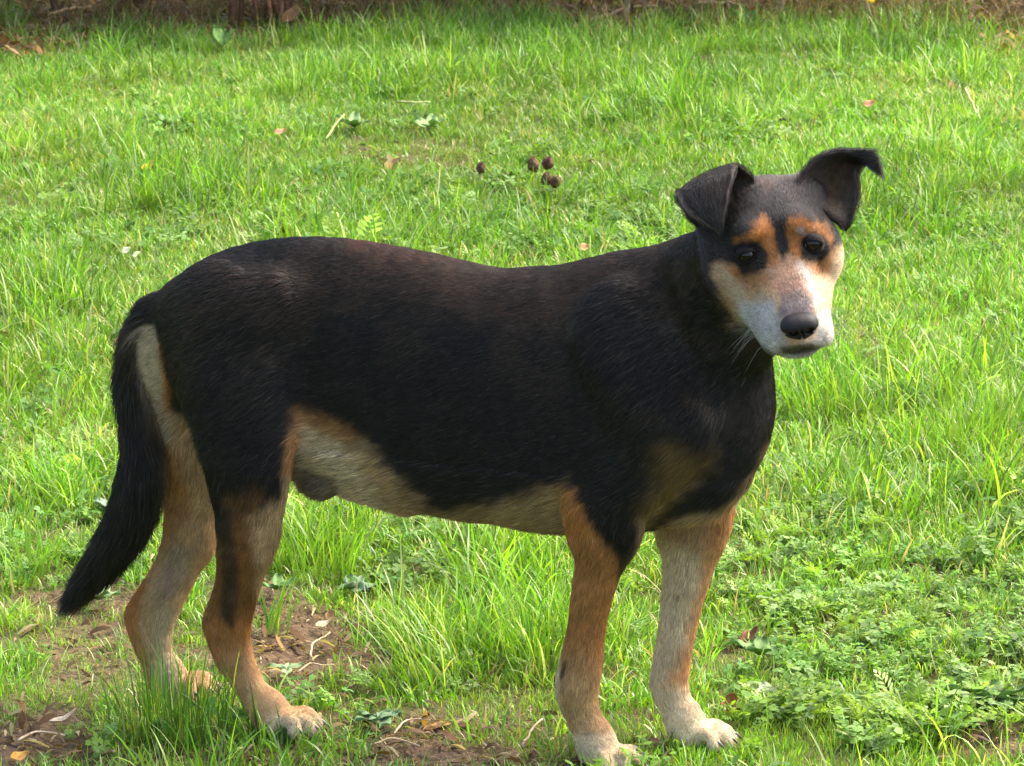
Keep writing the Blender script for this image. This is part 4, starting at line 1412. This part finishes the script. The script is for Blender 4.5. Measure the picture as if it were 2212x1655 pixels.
def tube_mesh(name, paths, col, mat, sides=6):
    """paths: list of lists of (x, y, z, r)"""
    v, f, c = [], [], []
    for path in paths:
        P_ = np.array(path, float)
        o = len(v)
        for i in range(len(P_)):
            d = P_[min(i + 1, len(P_) - 1), :3] - P_[max(i - 1, 0), :3]
            d /= np.linalg.norm(d) + 1e-9
            a = np.cross(d, [.3, .5, .8]); a /= np.linalg.norm(a); b = np.cross(d, a)
            for j in range(sides):
                an = 2 * math.pi * j / sides
                v.append(P_[i, :3] + (a * math.cos(an) + b * math.sin(an)) * P_[i, 3])
                c.append(np.array(col) * (1 + r5.normal(0, .08)))
        for i in range(len(P_) - 1):
            for j in range(sides):
                f.append((o + i * sides + j, o + i * sides + (j + 1) % sides, o + (i + 1) * sides + (j + 1) % sides, o + (i + 1) * sides + j))
        for i in range(1, sides - 1):
            f.append((o, o + i + 1, o + i)); e = o + (len(P_) - 1) * sides; f.append((e, e + i, e + i + 1))
    return new_mesh(name, v, [tuple(int(i) for i in q) for q in f], mat, cols=np.clip(np.array(c), 0, 1))

def put_leaf(name, px, py, L, Wd, col, label, cat='leaf', h=.012, rot=(0, 0, 0), seed=1, group=None, mat=None, **kw):
    x, y, z = at_ground(px, py)
    if h >= .025 and h < .05 and py > 90: h += .020
    # sight lines meet the raised object a little nearer than the ground behind it
    w = ground(px, py, z + h)
    o = link(name, leaf_mesh(name, L, Wd, col, seed, mat=mat, **kw), None, (w[0], w[1], z + h), label=label, category=cat)
    o.rotation_euler = rot
    if group: o['group'] = group
    return o

put_leaf('fallen_leaf', 48, 1580, .040, .030, (.20, .075, .025), 'rust-brown curled leaf standing on bare earth at the bottom left', h=.014, rot=(0, -1.15, .3), seed=3, lobes=3, curl=.8, mat=dry_mat)
put_leaf('fallen_leaf', 100, 1560, .040, .012, (.60, .50, .34), 'pale narrow dry leaf beside the rust-brown leaf', h=.010, rot=(.1, .1, .25), seed=4, curl=.9, mat=dry_mat)
put_leaf('fallen_leaf', 676, 1354, .028, .014, (.58, .48, .30), 'cream fallen leaf on the bare soil right of the hind legs', h=.008, rot=(.25, -.1, .05), seed=5, curl=.4, mat=dry_mat)
put_leaf('fallen_leaf', 705, 1340, .016, .012, (.50, .30, .13), 'small tan leaf touching the cream leaf on the soil', h=.010, rot=(.4, -.5, .9), seed=6, curl=.9, mat=dry_mat)
put_leaf('fallen_leaf', 1570, 1548, .030, .020, (.28, .10, .03), 'orange-brown leaf in the grass just above the far front paw', h=.014, rot=(.4, -.7, 1.3), seed=7, lobes=2, curl=.7, mat=dry_mat)
put_leaf('fallen_leaf', 1590, 1392, .036, .024, (.17, .07, .03), 'dark brown dead leaf half buried in weeds right of the far front leg', h=.012, rot=(.3, -.3, .2), seed=8, lobes=2, curl=.6, mat=dry_mat)
put_leaf('leaf', 132, 985, .040, .024, (.33, .42, .03), 'bright yellow-green smooth leaf left of the tail', h=.030, rot=(.35, .25, -.45), seed=9, curl=.1, cup=.1)
put_leaf('fallen_leaf', 302, 368, .038, .022, (.55, .42, .04), 'yellow leaf lying in the lawn at the upper left', h=.030, rot=(.2, -.2, .5), seed=10, curl=.5)
put_leaf('petal', 262, 545, .020, .015, (.72, .68, .50), 'left one of two whitish petals lying in the grass above the rump', 'petal', h=.026, rot=(.6, -.2, .2), seed=11)
put_leaf('petal', 285, 552, .022, .015, (.74, .70, .46), 'right one of two whitish petals lying in the grass above the rump', 'petal', h=.026, rot=(.5, -.1, -.4), seed=12)
put_leaf('fallen_leaf', 1250, 536, .021, .019, (.60, .36, .16), 'small round peach-coloured leaf just above the dip of the back', h=.026, rot=(.7, 0, .2), seed=13, curl=.2)
put_leaf('fallen_leaf', 1862, 228, .032, .022, (.62, .33, .17), 'small orange-pink leaf in the lawn above the ears', h=.030, rot=(.6, -.1, .1), seed=14, curl=.4)
put_leaf('fallen_leaf', 588, 287, .034, .018, (.58, .34, .18), 'small salmon-coloured leaf in the upper left lawn', h=.030, rot=(.5, 0, 0), seed=15, curl=.4)
put_leaf('fallen_leaf', 605, 50, .08, .035, (.20, .095, .035), 'large tan leaf propped against the dead stems at the top edge', h=.03, rot=(.9, -.55, .3), seed=16, curl=.3, mat=dry_mat)
put_leaf('fallen_leaf', 18, 1640, .026, .018, (.55, .28, .05), 'orange-yellow leaf in the bottom left corner', h=.010, rot=(.3, 0, .3), seed=17, curl=.3, mat=dry_mat)
put_leaf('fallen_leaf', 1585, 52, .075, .05, (.30, .10, .035), 'reddish-brown leaf among litter below the right hand stems', h=.012, rot=(.6, -.3, .5), seed=18, curl=.6, lobes=2, mat=dry_mat)
put_leaf('fallen_leaf', 245, 745, .030, .022, (.42, .24, .12), 'light brown leaf on the worn patch left of the tail base', h=.016, rot=(.5, -.2, .3), seed=19, curl=.7, mat=dry_mat)

# dark seed heads on short stalks
def seed_head(px, py, s, label, tilt, second=False):
    base = at_ground(px, py + 56)
    top = ground(px, py, base[2] + .052)
    rt = bpy.data.objects.new('seed_head', None); COL.objects.link(rt)
    rt.location = base
    rt['label'] = label; rt['category'] = 'seed head'; rt['group'] = 'dark seed heads standing in the lawn'
    v, f, c = [], [], []
    rr_ = np.random.default_rng(int(px))
    n, m = 14, 16
    for i in range(n + 1):
        for j in range(m):
            th, ph = math.pi * i / n, 2 * math.pi * j / m + (i % 2) * math.pi / m
            b = 1 + .22 * ((i + j) % 2) + rr_.normal(0, .13) - .25 * (math.cos(th) < -.5)
            v.append((math.sin(th) * math.cos(ph) * s * b, math.sin(th) * math.sin(ph) * s * b, math.cos(th) * s * 1.35 * b))
            c.append(np.array([.055, .026, .014]) * (1.8 if (i + j) % 2 else .6) * (1 + rr_.normal(0, .15)))
    for i in range(n):
        for j in range(m):
            f.append((i * m + j, (i + 1) * m + j, (i + 1) * m + (j + 1) % m, i * m + (j + 1) % m))
    h = link('head', new_mesh('head', v, np.array(f), dry_mat, smooth_sh=False, cols=np.clip(np.array(c), 0, 1)), rt)
    loc = top - np.array(base)
    h.location = (loc[0], loc[1], loc[2]); h.rotation_euler = (tilt, tilt * .6, 0)
    link('stalk', tube_mesh('stalk', [[(0, 0, -.01, .0012), (loc[0] * .4, loc[1] * .4, loc[2] * .5, .0012), (loc[0], loc[1], loc[2], .001)]], (.22, .16, .07), dry_mat), rt)
seed_head(1038, 364, .0085, 'lone dark brown seed head standing in the lawn above the back', .2)
seed_head(1152, 358, .0108, 'left one of the two touching dark seed heads', -.2)
seed_head(1183, 354, .0105, 'right one of the two touching dark seed heads', .3)
seed_head(1180, 388, .0098, 'left one of the two lower brown seed heads partly behind grass', .1)
seed_head(1200, 394, .0100, 'right one of the two lower brown seed heads partly behind grass', .5)

# buttercup
bx, by, bz_ = at_ground(1880, 55)
fl_root = bpy.data.objects.new('flower', None); COL.objects.link(fl_root); fl_root.location = (bx, by, bz_)
fl_root['label'] = 'small yellow buttercup near the top right corner'; fl_root['category'] = 'flower'
link('stalk', tube_mesh('stalk', [[(0, 0, -.005, .0012), (.003, 0, .03, .0011), (0, -.004, .062, .001)]], (.10, .18, .04), thing_mat), fl_root)
pet = leaf_mesh('petal', .014, .013, (.80, .66, .02), 3, curl=.5, cup=.2)
for k_ in range(5):
    o = link('petal', pet, fl_root, (0, -.004, .062)); o.rotation_euler = (.5, -.35, k_ * 2 * math.pi / 5)

# broad-leaved weeds
def weed(px, py, leaves, label, col, L, Wd, cat='weed', seed=1, lift=.35, azs=None):
    x, y, z = at_ground(px, py)
    rt = bpy.data.objects.new('broadleaf_weed', None); COL.objects.link(rt); rt.location = (x, y, z)
    rt['label'] = label; rt['category'] = cat; rt['group'] = 'broad-leaved weeds in the grass'
    r = np.random.default_rng(seed)
    for k_ in range(leaves):
        az = azs[k_] if azs else k_ * 2 * math.pi / leaves + r.normal(0, .3)
        l = L * r.uniform(.8, 1.15)
        o = link('leaf', leaf_mesh('leaf', l, Wd * r.uniform(.8, 1.1), np.array(col) * r.uniform(.85, 1.15), seed * 7 + k_, curl=-.5, cup=.3, lobes=0), rt, (0, 0, .014))
        o.rotation_euler = (r.normal(0, .25), -lift - r.uniform(0, .3), az)
weed(2150, 1540, 6, 'grey-green weed with the widest leaves, at the right edge near the bottom', (.17, .26, .10), .062, .032, seed=21, lift=.25, azs=[2.9, 3.5, .3, -.5, -1.5, 1.6])
weed(480, 118, 3, 'pale plantain leaf standing upright in the top left lawn', (.20, .34, .09), .06, .035, seed=22, lift=1.1, azs=[1.3, 2.4, .2])
weed(370, 285, 4, 'pale green weed in the upper left lawn', (.22, .36, .12), .05, .03, seed=23, lift=.6)
weed(930, 290, 5, 'pale whitish-green weed above the middle of the back', (.26, .38, .14), .045, .028, seed=24, lift=.5)
weed(765, 290, 5, 'pale weed between two lighter lawn patches left of the seed heads', (.25, .38, .15), .05, .035, seed=25, lift=.5)
weed(1612, 80, 3, 'light green upright leaf under the hedge right of centre', (.20, .32, .09), .07, .04, seed=26, lift=1.2, azs=[1.4, .4, 2.8])
weed(620, 1472, 4, 'small pale weed on the bare soil between the legs', (.26, .36, .17), .028, .014, seed=27, lift=.2)
weed(215, 1318, 5, 'light green weed just right of the tail tip', (.28, .38, .17), .034, .020, seed=28, lift=.5)
weed(770, 1290, 5, 'grey-green weed at the upper rim of the bare soil', (.20, .29, .16), .034, .02, seed=29, lift=.3)
weed(820, 1580, 5, 'low flat grey-green weed right of the near hind paw', (.15, .24, .12), .034, .026, seed=30, lift=.15)
weed(1640, 1440, 6, 'leafy green weed right of the far front paw', (.17, .29, .09), .038, .022, seed=31, lift=.5)
weed(1660, 1520, 4, 'small weed with one pale leaf below the leafy one', (.40, .46, .28), .026, .016, seed=32, lift=.5)
weed(240, 1120, 5, 'blue-grey weed beside the lower bend of the tail', (.22, .31, .21), .036, .02, seed=33, lift=.6)
weed(600, 1300, 4, 'dark weed behind the near hind leg', (.12, .22, .06), .03, .018, seed=34, lift=.5)

# tall tufts
def tuft(px, py, nb, rad, L0, L1, w0, w1, lean, cols, probs, label, seed, bias=None, n=7):
    S = Soup(); r = np.random.default_rng(seed)
    for _ in range(nb):
        a = r.uniform(0, 2 * math.pi); q = rad * math.sqrt(r.random())
        az = a + r.normal(0, .7)
        if bias is not None and r.random() < .7:
            az = bias + r.normal(0, .5)
        c = cols[r.choice(len(cols), p=probs)] * np.exp(r.normal(0, .2))
        blade(S, r, q * math.cos(a), q * math.sin(a), r.uniform(L0, L1), r.uniform(w0, w1), abs(r.normal(lean, .28)), az, c, n, droop=.9)
    o = link('grass_tuft', S.mesh('grass_tuft', leaf_plain), None, at_ground(px, py), label=label, category='grass tuft')
    o['group'] = 'tall tufts of grass'
leaf_plain = leaf_mat('grass_tuft_blade', tint=False)
DG = np.array([.05, .16, .03])
tuft(385, 1590, 260, .065, .06, .15, .0012, .0024, .42, [DG, G1, GY_, STRAW], [.55, .3, .1, .05], 'dense dark green tuft hiding the far hind paw', 41)
tuft(590, 1372, 26, .02, .06, .12, .0022, .0034, .75, [G1, G2, GY_], [.5, .4, .1], 'tuft of long straight blades rising right of the near hock', 42, bias=.5)
tuft(690, 1240, 110, .06, .06, .12, .0018, .0032, .6, [G1, G2, GY_], [.45, .45, .1], 'bright bushy tuft under the belly behind the bare soil', 43)
tuft(940, 1480, 110, .06, .07, .15, .002, .0036, .85, [G2, G1, GY_, STRAW], [.45, .35, .15, .05], 'wide splayed yellow-green tuft reaching over the bare soil', 44, bias=2.6)
tuft(1170, 1440, 140, .07, .06, .13, .0022, .0036, .6, [G2, G1, GY_], [.5, .35, .15], 'thick bright tuft left of the near front leg', 45)
tuft(1330, 1675, 60, .05, .03, .065, .0016, .0026, .8, [G2, G1], [.6, .4], 'short tuft in front of the near front paw', 46)
tuft(1215, 1640, 50, .03, .03, .06, .0016, .0026, .7, [G1, DG], [.6, .4], 'short dark tuft left of the near front paw', 47)
tuft(600, 1625, 90, .07, .03, .065, .0018, .0028, .8, [G1, DG, G2], [.4, .3, .3], 'low tuft in front of the near hind paw', 48)
tuft(640, 215, 60, .05, .08, .14, .002, .0035, .6, [PALE, G1, G2], [.3, .4, .3], 'loose tuft of long pale blades at the top left', 49)
tuft(60, 1250, 50, .05, .06, .12, .002, .0032, .7, [G2, G1], [.5, .5], 'arching tuft at the left edge above the bare earth', 50)
tuft(2080, 990, 120, .08, .07, .14, .002, .0034, .5, [G2, G1, GY_], [.5, .35, .15], 'tall bright tuft at the right edge level with the breast', 51)
tuft(1790, 900, 100, .07, .06, .12, .002, .0034, .55, [G2, G1, GY_], [.45, .4, .15], 'tall bright tuft between the breast and the right edge', 52)

# twigs and straws on the ground
def twig(name, pix, r0, col, label, cat='twig', h=.012, group=None, hs=None):
    pts = []
    for i, (px, py) in enumerate(pix):
        g = at_ground(px, py)
        hh = hs[i] if hs else h
        w = ground(px, py, g[2] + hh)
        pts.append((w[0], w[1], w[2] + (0.003 if i % 2 else 0)))
    o0 = np.array(pts[0])
    P4 = [(*(np.array(p) - o0), r0 * (1 - .5 * i / len(pts))) for i, p in enumerate(pts)]
    rs_ = catmull(P4, len(P4) * 3)
    rs_[:, :3] += r5.normal(0, r0 * .35, (len(rs_), 3))
    o = link(name, tube_mesh(name, [[tuple(q) for q in rs_]], col, dry_mat), None, tuple(o0), label=label, category=cat)
    if group: o['group'] = group
TW = 'dry twigs and straws on the ground'
twig('twig', [(672, 1420), (676, 1396), (690, 1380), (712, 1372)], .0016, (.42, .32, .19), 'pale forked-looking twig on the bare soil right of the hind legs', group=TW)
twig('twig', [(640, 1452), (670, 1440), (705, 1438)], .0014, (.55, .42, .26), 'thin straw below the pale twig on the bare soil', group=TW)
twig('twig', [(1128, 1612), (1150, 1580), (1172, 1552)], .0016, (.62, .46, .32), 'slanting twig left of the near front paw', group=TW, hs=[.006, .014, .024])
twig('twig', [(795, 1612), (850, 1600), (905, 1612)], .0016, (.50, .36, .22), 'bent twig on the earth at the bottom middle', group=TW)
twig('twig', [(850, 1585), (880, 1560), (930, 1556)], .0012, (.55, .42, .28), 'curved straw above the bent twig', group=TW)
twig('twig', [(40, 1600), (80, 1585), (140, 1590)], .0018, (.58, .46, .30), 'straw on the earth under the rust-brown leaf', group=TW)
twig('straw', [(2085, 190), (2100, 225), (2118, 258)], .0022, (.46, .48, .24), 'pale straw slanting in the lawn at the right above the ear', 'straw', group=TW, h=.045)
twig('straw', [(860, 220), (895, 224), (930, 220)], .0025, (.34, .40, .15), 'pale horizontal straw in the upper middle lawn', 'straw', group=TW, h=.05)
twig('straw', [(705, 300), (725, 270), (745, 246)], .0025, (.30, .38, .12), 'pale slanting blade left of the pale whitish-green weed', 'straw', group=TW, h=.045)
twig('fallen_branch', [(1225, 60), (1270, 48), (1320, 30), (1365, 18), (1420, 14)], .006, (.46, .30, .17), 'long tan fallen branch at the top edge, right of centre', 'branch', group='fallen branches under the hedge', h=.02)
twig('fallen_branch', [(1045, 22), (1075, 34), (1105, 48), (1118, 60)], .005, (.42, .30, .19), 'short crooked branch at the top edge, just left of the long one', 'branch', group='fallen branches under the hedge', h=.02)
twig('fallen_branch', [(110, 30), (150, 22), (195, 12)], .006, (.36, .23, .11), 'brown fallen branch in the top left corner', 'branch', group='fallen branches under the hedge', h=.02)
twig('fallen_branch', [(1500, 10), (1560, 8), (1610, 12)], .005, (.45, .33, .20), 'pale thin branch at the top edge, right of the long tan one', 'branch', group='fallen branches under the hedge', h=.015)

# shrubs of the hedge, only their feet are in the picture
bark = principled('bark', (.12, .075, .045), rough=.9, spec=.15, attr='Col', noise=(40, .7, (.05, .03, .02)), bump=(120, .8, .01))
shrub_leaf = leaf_mat('shrub_leaf', rough=.4, trans=.3, tint=False)
def shrub(px, py, n_st, label, seed, spread=.10, cols=(.16, .09, .05)):
    r = np.random.default_rng(seed)
    x, y, z = at_ground(px, py)
    rt = bpy.data.objects.new('shrub', None); COL.objects.link(rt); rt.location = (x, y, z - .02)
    rt['label'] = label; rt['category'] = 'shrub'; rt['group'] = 'shrubs of the hedge along the top edge'
    tips = []
    for k_ in range(n_st):
        bx_, by_ = r.uniform(-spread, spread), r.uniform(-.05, .16)
        lx, ly = r.normal(0, .22), r.uniform(0, .5)
        H = r.uniform(.9, 1.6)
        rad = r.uniform(.004, .012)
        path = []
        for i in range(9):
            t = i / 8
            path.append((bx_ + lx * t + r.normal(0, .012), by_ + ly * t + r.normal(0, .012), H * t, rad * (1 - .65 * t)))
        link('stem', tube_mesh('stem', [path], np.array(cols) * r.uniform(.6, 1.9), bark), rt)
        tips += [path[i][:3] for i in range(3, 9)]
    S = Soup()
    tips = np.array(tips)
    for _ in range(3600):
        c = tips[r.integers(len(tips))] + r.normal(0, .16, 3) * [1.5, .9, 1]
        if c[2] < .12 or (c[1] < .10 and c[2] < .3): continue
        d = r.normal(0, 1, 3); d /= np.linalg.norm(d)
        s = np.cross(d, [0, 0, 1]); s /= np.linalg.norm(s) + 1e-9
        L = r.uniform(.03, .055)
        col = np.array([.05, .105, .02]) * np.exp(r.normal(0, .3))
        S.fan([c, c + d * L * .4 + s * L * .28, c + d * L * .8 + s * L * .18, c + d * L, c + d * L * .8 - s * L * .18, c + d * L * .4 - s * L * .28], col)
    link('foliage', S.mesh('foliage', shrub_leaf), rt)
shrub(600, 66, 13, 'shrub foot of many brown stems left of centre at the top edge', 71, .12, (.17, .085, .045))
shrub(1385, 48, 4, 'shrub with pale leaning stems right of centre at the top edge', 72, .05, (.34, .25, .15))
shrub(1640, 50, 4, 'shrub with two tan stems, the rightmost at the top edge', 73, .06, (.36, .23, .13))
shrub(200, 40, 5, 'shrub in the top left corner with few dark stems', 74, .12, (.10, .07, .04))
shrub(1010, 34, 5, 'dark-stemmed shrub at the top edge near the middle', 75, .14, (.09, .06, .04))
